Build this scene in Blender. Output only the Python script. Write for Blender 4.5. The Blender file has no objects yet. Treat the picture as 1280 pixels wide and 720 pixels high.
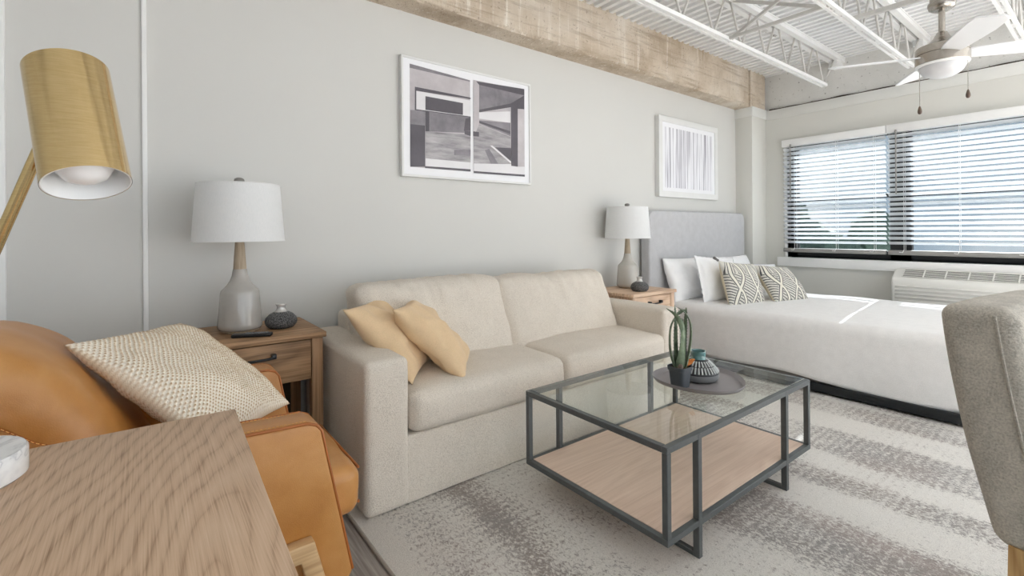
import bpy, bmesh, math, random
from mathutils import Vector, Matrix, noise
random.seed(7)
C = bpy.context.scene.collection
PI = math.pi

# ------------------------------------------------------------------ materials
def lin(c):
    out = []
    for v in c:
        v = v / 255.0
        out.append(v / 12.92 if v <= 0.04045 else ((v + 0.055) / 1.055) ** 2.4)
    return (out[0], out[1], out[2], 1.0)

class NT:
    """small wrapper around a node tree"""
    def __init__(self, name):
        self.m = bpy.data.materials.new(name)
        self.m.use_nodes = True
        self.t = self.m.node_tree
        self.t.nodes.clear()
        self.out = self.n('ShaderNodeOutputMaterial')
    def n(self, kind, **kw):
        x = self.t.nodes.new(kind)
        for k, v in kw.items():
            setattr(x, k, v)
        return x
    def l(self, a, b):
        self.t.links.new(a, b)
    def val(self, sock, v):
        if hasattr(v, 'is_linked') or hasattr(v, 'links'):
            self.l(v, sock)
        else:
            sock.default_value = v
    def math(self, op, a, b=0.0, c=0.0, clamp=False):
        x = self.n('ShaderNodeMath', operation=op, use_clamp=clamp)
        self.val(x.inputs[0], a); self.val(x.inputs[1], b); self.val(x.inputs[2], c)
        return x.outputs[0]
    def coord(self, which='Object', scale=(1, 1, 1), rot=(0, 0, 0)):
        tc = self.n('ShaderNodeTexCoord')
        mp = self.n('ShaderNodeMapping')
        mp.inputs['Scale'].default_value = scale
        mp.inputs['Rotation'].default_value = rot
        self.l(tc.outputs[which], mp.inputs['Vector'])
        return mp.outputs[0]
    def xyz(self, v):
        s = self.n('ShaderNodeSeparateXYZ')
        self.l(v, s.inputs[0])
        return s.outputs[0], s.outputs[1], s.outputs[2]
    def noise(self, vec, scale, detail=4, rough=0.55, dist=0.0):
        x = self.n('ShaderNodeTexNoise')
        x.inputs['Scale'].default_value = scale
        x.inputs['Detail'].default_value = detail
        x.inputs['Roughness'].default_value = rough
        x.inputs['Distortion'].default_value = dist
        self.l(vec, x.inputs['Vector'])
        return x.outputs[0]
    def ramp(self, fac, stops, interp='LINEAR'):
        x = self.n('ShaderNodeValToRGB')
        e = x.color_ramp.elements
        while len(e) > 1:
            e.remove(e[-1])
        e[0].position, e[0].color = stops[0]
        for p, c in stops[1:]:
            k = e.new(p); k.color = c
        x.color_ramp.interpolation = interp
        self.l(fac, x.inputs[0])
        return x.outputs[0]
    def mix(self, f, a, b, blend='MIX'):
        x = self.n('ShaderNodeMix', data_type='RGBA', blend_type=blend)
        self.val(x.inputs[0], f); self.val(x.inputs[6], a); self.val(x.inputs[7], b)
        return x.outputs[2]
    def bump(self, h, strength=0.3, dist=0.01):
        x = self.n('ShaderNodeBump')
        x.inputs['Strength'].default_value = strength
        x.inputs['Distance'].default_value = dist
        self.l(h, x.inputs['Height'])
        return x.outputs[0]
    def bsdf(self, color, rough=0.5, metal=0.0, normal=None, spec=0.5, sheen=0.0, coat=0.0, trans=0.0, subs=0.0):
        b = self.n('ShaderNodeBsdfPrincipled')
        self.val(b.inputs['Base Color'], color)
        self.val(b.inputs['Roughness'], rough)
        b.inputs['Metallic'].default_value = metal
        b.inputs['Specular IOR Level'].default_value = spec
        b.inputs['Sheen Weight'].default_value = sheen
        b.inputs['Coat Weight'].default_value = coat
        if normal is not None:
            self.l(normal, b.inputs['Normal'])
        self.l(b.outputs[0], self.out.inputs[0])
        return b

BLACK = (0, 0, 0, 1); WHITE = (1, 1, 1, 1)

def plain(name, rgb, rough=0.5, metal=0.0, var=0.04, vscale=8.0, bump=0.0, bscale=60.0, spec=0.5, coat=0.0):
    t = NT(name)
    v = t.coord()
    c = lin(rgb)
    lo = tuple(x * (1 - var) for x in c[:3]) + (1,)
    hi = tuple(min(1, x * (1 + var)) for x in c[:3]) + (1,)
    col = t.ramp(t.noise(v, vscale), [(0.3, lo), (0.7, hi)])
    nrm = None
    if bump:
        nrm = t.bump(t.noise(v, bscale, 3), bump, 0.004)
    t.bsdf(col, rough, metal, nrm, spec, coat=coat)
    return t.m

def fabric(name, rgb, freq=900.0, var=0.10, bump=0.5, dark=0.82, sheen=0.15, mottled=20.0, rough=0.95):
    """woven cloth: two crossed thread waves plus slubs"""
    t = NT(name)
    v = t.coord()
    a = t.noise(t.coord(scale=(freq * .55, freq * .55, freq * .10)), 1.0, 2, 0.6)
    b = t.noise(t.coord(scale=(freq * .10, freq * .10, freq * .55)), 1.0, 2, 0.6)
    w01 = t.math('MAXIMUM', a, b)
    nz = t.noise(v, 260.0, 2)
    h = t.math('ADD', t.math('MULTIPLY', w01, 0.5), nz)
    c = lin(rgb)
    lo = tuple(q * dark for q in c[:3]) + (1,)
    hi = tuple(min(1, q * (1 + var)) for q in c[:3]) + (1,)
    f = t.math('ADD', t.math('MULTIPLY', h, 0.5), t.math('MULTIPLY', t.noise(v, mottled, 3), 0.35))
    col = t.ramp(f, [(0.36, lo), (0.72, hi)])
    t.bsdf(col, rough, 0, t.bump(h, bump, 0.0025), 0.25, sheen=sheen)
    return t.m

def wood(name, light, dark, axis='X', scale=1.0, rough=0.5, cathedral=0.35, contrast=1.0, coat=0.0):
    t = NT(name)
    sc = {'X': (0.9, 9, 9), 'Y': (9, 0.9, 9), 'Z': (9, 9, 0.9)}[axis]
    v = t.coord(scale=tuple(s * scale for s in sc))
    big = t.noise(v, 0.9, 2, 0.5, cathedral)
    rings = t.math('FRACT', t.math('MULTIPLY', big, 9.0))
    rings = t.math('PINGPONG', t.math('MULTIPLY', rings, 2.0), 1.0)
    fs = {'X': (2.5, 170, 170), 'Y': (170, 2.5, 170), 'Z': (170, 170, 2.5)}[axis]
    v2 = t.coord(scale=tuple(s * scale for s in fs))
    fine = t.noise(v2, 1.0, 3, 0.6)
    f = t.math('ADD', t.math('MULTIPLY', rings, 0.38 * contrast), t.math('MULTIPLY', fine, 0.75))
    f = t.math('ADD', f, t.math('MULTIPLY', t.noise(v, 0.35, 2), 0.25))
    col = t.ramp(f, [(0.30, lin(dark)), (0.85, lin(light))])
    t.bsdf(col, rough, 0, t.bump(fine, 0.12, 0.002), 0.35, coat=coat)
    return t.m

M = {}
def wall_mat(name, rgb):
    t = NT(name)
    v = t.coord()
    c = lin(rgb)
    col = t.ramp(t.noise(v, 0.8, 3), [(0.3, tuple(q * .975 for q in c[:3]) + (1,)), (0.7, c)])
    t.bsdf(col, 0.55, 0, t.bump(t.noise(v, 220.0, 3), 0.06, 0.002), 0.3)
    return t.m
M['wall'] = wall_mat('wall_paint', (214, 213, 209))
M['wallside'] = wall_mat('wall_paint_side', (222, 221, 215))
M['white'] = plain('white_paint', (240, 240, 239), 0.4, var=0.02)
M['trim'] = plain('trim_paint', (226, 226, 222), 0.4, var=0.02)

def concrete():
    t = NT('board_formed_concrete')
    v = t.coord()
    x, y, z = t.xyz(v)
    stain = t.noise(v, 2.2, 6, 0.6)
    col = t.ramp(stain, [(0.3, lin((176, 158, 136))), (0.5, lin((208, 194, 176))), (0.72, lin((226, 217, 205)))])
    # vertical board joints with pale grout drips
    st = t.coord(scale=(22, 22, 0.8))
    drip = t.noise(st, 1.0, 4, 0.7)
    col = t.mix(t.ramp(drip, [(0.56, BLACK), (0.70, (0.75, 0.75, 0.75, 1))]), col, lin((238, 232, 222)))
    hz = t.coord(scale=(1.6, 1.6, 26))
    hor = t.noise(hz, 1.0, 4, 0.65)
    col = t.mix(t.ramp(hor, [(0.52, BLACK), (0.68, (0.65, 0.65, 0.65, 1))]), col, lin((160, 142, 122)))
    pit = t.noise(v, 55.0, 3, 0.6)
    col = t.mix(t.ramp(pit, [(0.62, BLACK), (0.70, (0.6, 0.6, 0.6, 1))]), col, lin((112, 96, 80)))
    h = t.math('ADD', t.math('ADD', t.math('MULTIPLY', pit, 0.7), drip), hor)
    t.bsdf(col, 0.9, 0, t.bump(h, 0.6, 0.02), 0.2)
    return t.m
M['concrete'] = concrete()

def painted_block():
    t = NT('rough_painted_concrete')
    v = t.coord()
    col = t.ramp(t.noise(v, 3.0, 5, 0.6), [(0.3, lin((218, 217, 213))), (0.7, lin((230, 229, 226)))])
    pit = t.noise(v, 34.0, 3)
    col = t.mix(t.ramp(pit, [(0.64, BLACK), (0.70, (0.8, 0.8, 0.8, 1))]), col, lin((150, 147, 142)))
    t.bsdf(col, 0.8, 0, t.bump(t.math('ADD', pit, t.noise(v, 120, 2)), 0.4, 0.01), 0.2)
    return t.m
M['block'] = painted_block()

def deck():
    t = NT('white_painted_deck')
    v = t.coord()
    col = t.ramp(t.noise(v, 5.0, 3), [(0.3, lin((232, 232, 231))), (0.7, lin((240, 240, 240)))])
    sp = t.noise(v, 26.0, 2, 0.5)
    gate = t.noise(v, 1.3, 2)
    m = t.math('MULTIPLY', t.ramp(sp, [(0.68, BLACK), (0.72, WHITE)]), t.ramp(gate, [(0.5, BLACK), (0.6, WHITE)]))
    col = t.mix(m, col, lin((150, 140, 128)))
    t.bsdf(col, 0.5, 0, None, 0.3)
    return t.m
M['deck'] = deck()
M['steelwhite'] = plain('white_painted_steel', (235, 235, 234), 0.4, var=0.03, vscale=20)
M['steelgrey'] = plain('grey_primed_steel', (204, 202, 198), 0.5, var=0.06, vscale=20)

def floorboards():
    t = NT('grey_floorboards')
    v = t.coord(rot=(0, 0, PI / 2))
    b = t.n('ShaderNodeTexBrick')
    b.inputs['Scale'].default_value = 1.0
    b.inputs['Brick Width'].default_value = 1.2
    b.inputs['Row Height'].default_value = 0.16
    b.inputs['Mortar Size'].default_value = 0.003
    b.inputs['Color1'].default_value = lin((182, 176, 170))
    b.inputs['Color2'].default_value = lin((160, 153, 146))
    b.inputs['Mortar'].default_value = lin((88, 82, 78))
    t.l(v, b.inputs['Vector'])
    g = t.noise(t.coord(scale=(60, 2.5, 60)), 1.0, 4, 0.6)
    col = t.mix(t.ramp(g, [(0.4, (0.75, 0.75, 0.75, 1)), (0.65, BLACK)]), b.outputs[0], lin((120, 112, 106)))
    t.bsdf(col, 0.45, 0, t.bump(g, 0.1, 0.002), 0.4)
    return t.m
M['floor'] = floorboards()

def rug_mat():
    t = NT('distressed_rug_pile')
    v = t.coord()
    x, y, z = t.xyz(v)
    light = lin((242, 239, 233)); taupe = lin((158, 146, 139)); pink = lin((184, 166, 160)); grey = lin((154, 149, 147))
    # broad bands across the rug (they change along x), wobbling slightly along y
    wob = t.noise(t.coord(scale=(1.2, 0.9, 1)), 1.0, 3)
    xx = t.math('ADD', x, t.math('MULTIPLY', wob, 0.16))
    bands = t.n('ShaderNodeValToRGB')
    # fac over 0.55 .. 3.75 m
    fac = t.math('DIVIDE', t.math('SUBTRACT', xx, 0.62), 3.2)
    st = [(0.0, .12), (0.035, .15), (0.06, .62), (0.12, .45), (0.15, .8), (0.19, .5), (0.285, .2), (0.34, .22), (0.37, .7), (0.46, .78), (0.485, .2), (0.53, .25), (0.55, .68), (0.585, .6),
          (0.605, .14), (0.64, .2), (0.66, .66), (0.75, .62), (0.765, .12), (0.82, .15), (0.835, .62), (0.90, .66), (0.915, .3), (0.93, .62), (0.985, .88), (1.0, .88)]
    e = bands.color_ramp.elements
    e[0].position, e[0].color = st[0][0], (st[0][1],) * 3 + (1,)
    e[1].position, e[1].color = st[-1][0], (st[-1][1],) * 3 + (1,)
    for p, c in st[1:-1]:
        k = e.new(p); k.color = (c, c, c, 1)
    t.l(fac, bands.inputs[0])
    dens = bands.outputs[0]
    sp = t.noise(t.coord(scale=(95, 62, 1)), 1.0, 5, 0.8, 0.6)
    patch = t.noise(t.coord(scale=(3.4, 2.2, 1)), 1.0, 3, 0.6)
    comb = t.math('SINE', t.math('MULTIPLY', t.math('ADD', y, t.math('MULTIPLY', t.noise(v, 9.0, 2), 0.03)), 170.0))
    thr = t.math('ADD', t.math('MULTIPLY', dens, 0.30), t.math('ADD', t.math('MULTIPLY', patch, 0.36), t.math('MULTIPLY', comb, 0.022)))
    mask = t.math('SUBTRACT', t.math('ADD', sp, thr), 0.848)
    mask = t.ramp(t.math('MULTIPLY_ADD', mask, 5.0, 0.35), [(0.2, BLACK), (0.8, (.92, .92, .92, 1))])
    tone = t.mix(t.ramp(t.noise(v, 1.9, 3), [(0.4, BLACK), (0.6, WHITE)]), taupe, grey)
    tone = t.mix(t.ramp(t.noise(t.coord(scale=(2.6, 1.1, 1)), 1.0, 2), [(0.55, BLACK), (0.72, (0.8, 0.8, 0.8, 1))]), tone, pink)
    col = t.mix(mask, light, tone)
    pile = t.noise(v, 420.0, 2)
    col = t.mix(t.ramp(pile, [(0.3, (0.30, 0.30, 0.30, 1)), (0.6, BLACK)]), col, lin((120, 113, 108)))
    t.bsdf(col, 1.0, 0, t.bump(t.math('ADD', pile, t.math('MULTIPLY', mask, -0.5)), 0.6, 0.006), 0.1, sheen=0.2)
    return t.m
M['rug'] = rug_mat()
M['rugedge'] = fabric('rug_binding', (168, 160, 150), 500)

def boucle():
    t = NT('beige_boucle')
    v = t.coord()
    f1 = t.noise(v, 330.0, 3, 0.65); f2 = t.noise(v, 9.0, 3)
    f = t.math('ADD', t.math('MULTIPLY', f1, 0.9), t.math('MULTIPLY', f2, 0.1))
    col = t.ramp(f, [(0.34, lin((200, 189, 175))), (0.50, lin((237, 227, 213))), (0.68, lin((245, 237, 226)))])
    t.bsdf(col, 0.97, 0, t.bump(f1, 0.9, 0.005), 0.2, sheen=0.15)
    return t.m
M['sofa'] = boucle()
M['tan'] = fabric('sand_linen', (222, 194, 156), 1100, bump=0.15, dark=0.92)
M['headboard'] = fabric('grey_linen', (192, 192, 194), 900, bump=0.3, dark=0.86)
M['chair'] = fabric('grey_tweed', (190, 184, 173), 780, var=0.22, bump=0.5, dark=0.55)
M['sheet'] = fabric('white_cotton', (246, 246, 247), 1500, bump=0.08, dark=0.95)
M['whitepillow'] = fabric('white_percale', (249, 249, 250), 1500, bump=0.06, dark=0.96)
M['bedspread'] = fabric('white_waffle_cotton', (243, 242, 241), 520, bump=0.6, dark=0.90, var=0.03)
M['boxspring'] = fabric('grey_ticking', (158, 152, 148), 900, bump=0.2)

def knit():
    t = NT('cream_chunky_weave')
    v = t.coord()
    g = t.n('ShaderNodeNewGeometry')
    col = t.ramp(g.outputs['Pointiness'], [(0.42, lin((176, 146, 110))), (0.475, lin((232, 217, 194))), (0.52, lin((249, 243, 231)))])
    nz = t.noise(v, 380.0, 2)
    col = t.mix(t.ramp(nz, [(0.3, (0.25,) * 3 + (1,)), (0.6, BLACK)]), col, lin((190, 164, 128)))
    t.bsdf(col, 1.0, 0, t.bump(nz, 0.5, 0.003), 0.1, sheen=0.2)
    return t.m
M['knit'] = knit()

def leather():
    t = NT('cognac_leather')
    v = t.coord()
    big = t.noise(v, 4.5, 5, 0.6)
    col = t.ramp(big, [(0.28, lin((168, 112, 54))), (0.5, lin((188, 132, 70))), (0.75, lin((206, 154, 96)))])
    cells = t.n('ShaderNodeTexVoronoi')
    cells.inputs['Scale'].default_value = 420
    t.l(v, cells.inputs['Vector'])
    scr = t.noise(t.coord(scale=(20, 20, 90)), 1.0, 4, 0.7)
    col = t.mix(t.ramp(scr, [(0.68, BLACK), (0.78, (0.4,) * 3 + (1,))]), col, lin((210, 146, 66)))
    rough = t.math('MULTIPLY_ADD', big, 0.2, 0.22)
    t.bsdf(col, rough, 0, t.bump(t.math('ADD', cells.outputs[0], t.math('MULTIPLY', t.noise(v, 14, 3), 3.0)), 0.12, 0.004), 0.5)
    return t.m
M['leather'] = leather()
M['stitch'] = plain('leather_piping', (160, 92, 34), 0.45)
M['thread'] = plain('tan_thread', (226, 176, 110), 0.8)

def desk_wood():
    t = NT('oak_desk_veneer')
    v = t.coord(rot=(0, 0, math.radians(14)))
    x, y, z = t.xyz(v)
    warp = t.noise(t.coord(scale=(7, 2.0, 7)), 1.0, 3, 0.5)
    dx = t.math('ADD', t.math('SUBTRACT', x, 0.60), t.math('MULTIPLY_ADD', warp, 0.09, -0.045))
    dy = t.math('MULTIPLY', t.math('ADD', y, 0.02), 0.13)
    rad = t.math('SQRT', t.math('ADD', t.math('MULTIPLY', dx, dx), t.math('MULTIPLY', dy, dy)))
    rings = t.math('PINGPONG', t.math('MULTIPLY', rad, 105.0), 1.0)
    fine = t.noise(t.coord(scale=(460, 7, 460), rot=(0, 0, math.radians(14))), 1.0, 3, 0.65)
    med = t.noise(t.coord(scale=(110, 1.2, 110), rot=(0, 0, math.radians(14))), 1.0, 3, 0.6)
    f = t.math('ADD', t.math('MULTIPLY', t.math('POWER', rings, 0.6), 0.17), t.math('ADD', t.math('MULTIPLY', fine, 0.55), t.math('MULTIPLY', med, 0.26)))
    col = t.ramp(f, [(0.32, lin((154, 123, 95))), (0.50, lin((202, 172, 143))), (0.74, lin((220, 194, 167)))])
    t.bsdf(col, 0.5, 0, t.bump(fine, 0.15, 0.001), 0.35)
    return t.m
M['desk'] = desk_wood()
M['chairwood'] = wood('pale_oak', (206, 172, 128), (166, 128, 86), 'X', 1.3, 0.5)
M['nightwood'] = wood('rustic_oak', (178, 142, 106), (104, 76, 50), 'X', 1.0, 0.55, 0.6, 1.0)
M['nightwoodz'] = wood('rustic_oak_upright', (172, 136, 100), (104, 76, 50), 'Z', 1.0, 0.55, 0.6, 1.0)
M['lightwood'] = wood('light_oak', (226, 197, 170), (180, 146, 120), 'X', 1.0, 0.55, 0.6, 1.0)
M['lightwoodz'] = wood('light_oak_upright', (222, 192, 165), (176, 142, 116), 'Z', 1.0, 0.55, 0.6, 1.0)
M['shelf'] = wood('pink_oak_veneer', (226, 202, 184), (204, 176, 157), 'X', 1.2, 0.5, 0.4, 0.6)
M['legwood'] = wood('chair_leg_wood', (206, 170, 118), (164, 124, 76), 'Z', 1.3, 0.45)
M['lampwood'] = wood('lamp_neck_wood', (184, 168, 146), (152, 134, 112), 'Z', 2.0, 0.5, 0.2, 0.5)
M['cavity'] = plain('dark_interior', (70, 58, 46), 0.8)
M['blackmetal'] = plain('black_metal', (46, 48, 50), 0.42, 0.6, var=0.05)
M['gunmetal'] = plain('gunmetal_frame', (92, 96, 97), 0.42, 0.35, var=0.08, vscale=60, bump=0.05, bscale=400)
M['bedmetal'] = plain('black_bed_steel', (34, 36, 38), 0.45, 0.3)
M['glaze'] = plain('grey_glaze', (172, 168, 162), 0.12, 0, var=0.06, vscale=10, coat=0.5)
M['glaze2'] = plain('putty_glaze', (186, 182, 174), 0.25, 0, var=0.05, vscale=10, coat=0.3)
M['nickel'] = plain('brushed_nickel', (176, 170, 162), 0.27, 1.0, var=0.04, vscale=60)
M['finial'] = plain('grey_stone_finial', (140, 136, 132), 0.4, 0.2)
M['bulbglass'] = plain('frosted_white_glass', (244, 244, 246), 0.3, coat=0.4)
M['fanbowl'] = plain('frosted_fan_bowl', (214, 214, 216), 0.35, coat=0.3)
M['blackplastic'] = plain('black_plastic', (30, 30, 32), 0.35)
M['buttons'] = plain('grey_rubber_buttons', (120, 122, 126), 0.5)
M['knob'] = plain('dark_wood_knob', (92, 74, 62), 0.4)
M['traygrey'] = plain('warm_grey_enamel', (146, 142, 144), 0.45, 0.1, var=0.03)
M['potgrey'] = plain('charcoal_plastic', (66, 72, 78), 0.5, 0, var=0.08, vscale=40)
M['soil'] = plain('potting_soil', (98, 84, 52), 0.95, var=0.4, vscale=120, bump=0.8, bscale=160)
M['tealglaze'] = plain('teal_glaze', (92, 132, 132), 0.2, 0, var=0.3, vscale=60, coat=0.5)
M['orange'] = plain('dry_orange_leaf', (190, 112, 44), 0.7, var=0.2, vscale=80)
M['acplastic'] = plain('off_white_plastic', (226, 225, 220), 0.45, var=0.02)
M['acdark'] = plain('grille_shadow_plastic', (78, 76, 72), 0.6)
def slat_mat():
    t = NT('white_slat')
    v = t.coord()
    col = t.ramp(t.noise(v, 5.0, 2), [(0.3, lin((238, 240, 242))), (0.7, lin((244, 246, 248)))])
    b = t.bsdf(col, 0.45, 0, None, 0.4)
    tr = t.n('ShaderNodeBsdfTranslucent'); t.l(col, tr.inputs[0])
    mx = t.n('ShaderNodeMixShader'); mx.inputs[0].default_value = 0.40
    t.l(b.outputs[0], mx.inputs[1]); t.l(tr.outputs[0], mx.inputs[2]); t.l(mx.outputs[0], t.out.inputs[0])
    return t.m
M['slat'] = slat_mat()
M['blindgrey'] = plain('shaded_blind_rail', (150, 148, 145), 0.5)  # shade on the bottom rail is put into this grey; the wand shares it
M['windowframe'] = plain('black_window_frame', (20, 20, 22), 0.5)
M['bladewhite'] = plain('white_fan_blade', (240, 241, 243), 0.4, var=0.015)

def shade_mat():
    t = NT('white_linen_lampshade')
    v = t.coord()
    x, y, z = t.xyz(v)
    th = t.noise(t.coord(scale=(500, 500, 60)), 1.0, 2)
    col = t.ramp(th, [(0.3, lin((244, 245, 245))), (0.7, lin((252, 252, 252)))])
    d = t.n('ShaderNodeBsdfDiffuse'); t.l(col, d.inputs[0])
    tr = t.n('ShaderNodeBsdfTranslucent'); t.l(col, tr.inputs[0])
    mx = t.n('ShaderNodeMixShader'); mx.inputs[0].default_value = 0.35
    t.l(d.outputs[0], mx.inputs[1]); t.l(tr.outputs[0], mx.inputs[2]); t.l(mx.outputs[0], t.out.inputs[0])
    return t.m
M['shade'] = shade_mat()

def brass():
    t = NT('brushed_brass')
    v = t.coord(scale=(40, 40, 700))
    b = t.noise(v, 1.0, 3, 0.6)
    col = t.ramp(b, [(0.3, lin((214, 186, 132))), (0.7, lin((228, 203, 152)))])
    t.bsdf(col, t.math('MULTIPLY_ADD', b, 0.05, 0.13), 1.0, t.bump(b, 0.02, 0.0006))
    return t.m
M['brass'] = brass()

def marble():
    t = NT('white_marble')
    v = t.coord()
    n1 = t.noise(v, 9.0, 4, 0.55, 1.2)
    band = t.math('ABSOLUTE', t.math('SUBTRACT', n1, 0.5))
    col = t.ramp(band, [(0.0, lin((206, 206, 208))), (0.03, lin((232, 232, 232))), (0.12, lin((243, 243, 242)))])
    t.bsdf(col, 0.15, 0, None, 0.5, coat=0.3)
    return t.m
M['marble'] = marble()

def glass(name, tint=(236, 244, 241), refl=1.0):
    t = NT(name)
    tr = t.n('ShaderNodeBsdfTransparent'); tr.inputs[0].default_value = lin(tint)
    gl = t.n('ShaderNodeBsdfGlossy'); gl.inputs['Roughness'].default_value = 0.0
    fr = t.n('ShaderNodeFresnel'); fr.inputs[0].default_value = 1.5
    ge = t.n('ShaderNodeNewGeometry')
    front = t.math('SUBTRACT', 1.0, ge.outputs['Backfacing'])
    mx = t.n('ShaderNodeMixShader')
    t.l(t.math('MULTIPLY', t.math('MULTIPLY', fr.outputs[0], refl), front), mx.inputs[0])
    t.l(tr.outputs[0], mx.inputs[1]); t.l(gl.outputs[0], mx.inputs[2]); t.l(mx.outputs[0], t.out.inputs[0])
    return t.m
M['glass'] = glass('clear_table_glass', (249, 252, 250), 1.0)
M['pane'] = glass('window_glass_dimming_tint', (178, 182, 184), 0.6)  # grey tint added to dim the bright outdoors behind the panes
M['glassedge'] = plain('glass_edge_green', (150, 180, 170), 0.1)

def speckle():
    t = NT('charcoal_textured_ceramic')
    v = t.coord()
    vo = t.n('ShaderNodeTexVoronoi'); vo.inputs['Scale'].default_value = 240
    t.l(v, vo.inputs['Vector'])
    col = t.ramp(vo.outputs[0], [(0.1, lin((146, 146, 146))), (0.5, lin((88, 88, 88))), (0.8, lin((54, 54, 56)))])
    t.bsdf(col, 0.7, 0, t.bump(vo.outputs[0], 0.7, 0.003), 0.3)
    return t.m
M['speckle'] = speckle()
M['silverneck'] = plain('pale_silver_glaze', (208, 206, 202), 0.25, 0.3)
M['darkglaze'] = plain('black_glaze', (40, 42, 46), 0.3)
M['paleglaze'] = plain('pale_grey_glaze', (196, 200, 200), 0.3)
M['greyglaze'] = plain('mid_grey_glaze', (126, 128, 130), 0.35)

def aloe_mat():
    t = NT('aloe_skin')
    v = t.coord()
    col = t.ramp(t.noise(v, 30, 4), [(0.3, lin((84, 102, 80))), (0.7, lin((132, 148, 122)))])
    t.bsdf(col, 0.4, 0, t.bump(t.noise(v, 200, 2), 0.2, 0.002), 0.4)
    return t.m
M['aloe'] = aloe_mat()
M['spine'] = plain('dark_aloe_spines', (46, 58, 44), 0.6)

def geo_pattern():
    t = NT('cream_cloth_with_black_geometric_print')
    v = t.coord()
    x, y, z = t.xyz(v)
    # long wavy bands cross each other and enclose leaf-shaped fields
    def wave(ph, sg):
        return t.math('ADD', t.math('ADD', x, ph), t.math('MULTIPLY', t.math('SINE', t.math('MULTIPLY_ADD', y, 11.5, 0.6)), 0.055 * sg))
    def near(q, per):
        return t.math('MULTIPLY', t.math('ABSOLUTE', t.math('SUBTRACT', t.math('FRACT', t.math('ADD', t.math('DIVIDE', q, per), 10.0)), 0.5)), per)
    p1, p2 = near(wave(0.02, 1), 0.20), near(wave(0.02, -1), 0.20)
    d = t.math('MINIMUM', p1, p2)
    band = t.math('LESS_THAN', d, 0.012)
    line = t.math('MULTIPLY', t.math('GREATER_THAN', d, 0.012), t.math('LESS_THAN', d, 0.021))
    line2 = t.math('MULTIPLY', t.math('GREATER_THAN', d, 0.034), t.math('LESS_THAN', d, 0.041))
    hatch = t.math('MULTIPLY', t.math('LESS_THAN', t.math('FRACT', t.math('MULTIPLY', t.math('ADD', y, t.math('MULTIPLY', x, 0.45)), 42.0)), 0.36), t.math('GREATER_THAN', d, 0.024))
    sel = t.math('GREATER_THAN', t.math('SINE', t.math('MULTIPLY_ADD', y, 11.5, 2.2)), 0.05)
    field = t.math('ADD', t.math('MULTIPLY', hatch, sel), t.math('MULTIPLY', line2, t.math('SUBTRACT', 1.0, sel)))
    m = t.math('MAXIMUM', line, field, clamp=True)
    frayed = t.math('MULTIPLY', m, t.ramp(t.noise(v, 140, 2), [(0.28, (0.5,) * 3 + (1,)), (0.45, (.92,) * 3 + (1,))]))
    base = t.mix(band, lin((216, 213, 204)), lin((232, 229, 216)))
    col = t.mix(frayed, base, lin((56, 58, 64)))
    t.bsdf(col, 0.95, 0, t.bump(t.math('ADD', t.noise(v, 300, 2), t.math('MULTIPLY', m, 0.8)), 0.35, 0.003), 0.15, sheen=0.1)
    return t.m
M['geo'] = geo_pattern()
M['cream'] = fabric('cream_pillow_back', (226, 214, 186), 900, bump=0.2)
M['tassel'] = fabric('black_and_cream_tassel', (110, 108, 106), 700, dark=0.4, var=0.6)

def strokes():
    t = NT('print_of_grey_vertical_strokes')
    n1 = t.noise(t.coord(scale=(38, 1, 0.5)), 1.0, 3, 0.7)
    n2 = t.noise(t.coord(scale=(9, 1, 1.1)), 1.0, 3, 0.6)
    f = t.math('ADD', t.math('MULTIPLY', n1, 0.75), t.math('MULTIPLY', n2, 0.3))
    col = t.ramp(f, [(0.34, lin((84, 82, 92))), (0.43, lin((160, 158, 166))), (0.51, lin((214, 213, 219))), (0.56, lin((243, 243, 247)))])
    t.bsdf(col, 0.5, 0, None, 0.4)
    return t.m
M['strokes'] = strokes()
M['mat'] = plain('white_mat_board', (240, 240, 243), 0.55, var=0.01)
M['pictureframe'] = plain('white_picture_frame', (228, 228, 226), 0.4, var=0.02)

def artgrey(name, lo, hi, scale=8.0, sx=1, sz=1):
    t = NT(name)
    n = t.noise(t.coord(scale=(sx, 1, sz)), scale, 6, 0.65)
    t.bsdf(t.ramp(n, [(0.3, lin(lo)), (0.7, lin(hi))]), 0.45, 0, None, 0.4)
    return t.m
M['artpale'] = artgrey('print_pale_concrete', (172, 166, 170), (206, 200, 202), 4)
M['artmid'] = artgrey('print_mid_grey', (112, 108, 114), (150, 145, 150), 7)
M['artdark'] = artgrey('print_charcoal', (82, 78, 84), (100, 95, 102), 5)
M['artfloor'] = artgrey('print_streaked_floor', (124, 120, 124), (196, 192, 194), 10, 0.5, 3)
M['artlight'] = artgrey('print_near_white', (222, 220, 222), (232, 230, 232), 3)
M['foliage'] = plain('tree_foliage', (96, 116, 104), 0.8, var=0.4, vscale=3)
M['bark'] = plain('tree_bark', (92, 80, 70), 0.9, var=0.2, bump=0.5, bscale=20)
M['ground'] = plain('pale_paving', (205, 203, 200), 0.9, var=0.06, vscale=0.3)

# ------------------------------------------------------------------ mesh helpers
def finish(name, bm, mats, parent=None, smooth=40, loc=None):
    bmesh.ops.recalc_face_normals(bm, faces=bm.faces)
    me = bpy.data.meshes.new(name)
    bm.to_mesh(me); bm.free()
    if not isinstance(mats, (list, tuple)):
        mats = [mats]
    for m in mats:
        me.materials.append(m)
    if smooth:
        me.polygons.foreach_set('use_smooth', [True] * len(me.polygons))
        if smooth < 180:
            me.set_sharp_from_angle(angle=math.radians(smooth))
    o = bpy.data.objects.new(name, me)
    C.objects.link(o)
    if parent is not None:
        o.parent = parent
    if loc is not None:
        o.location = loc
    return o

def tag(o, label=None, cat=None, group=None, kind=None):
    if label: o['label'] = label
    if cat: o['category'] = cat
    if group: o['group'] = group
    if kind: o['kind'] = kind
    return o

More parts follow.
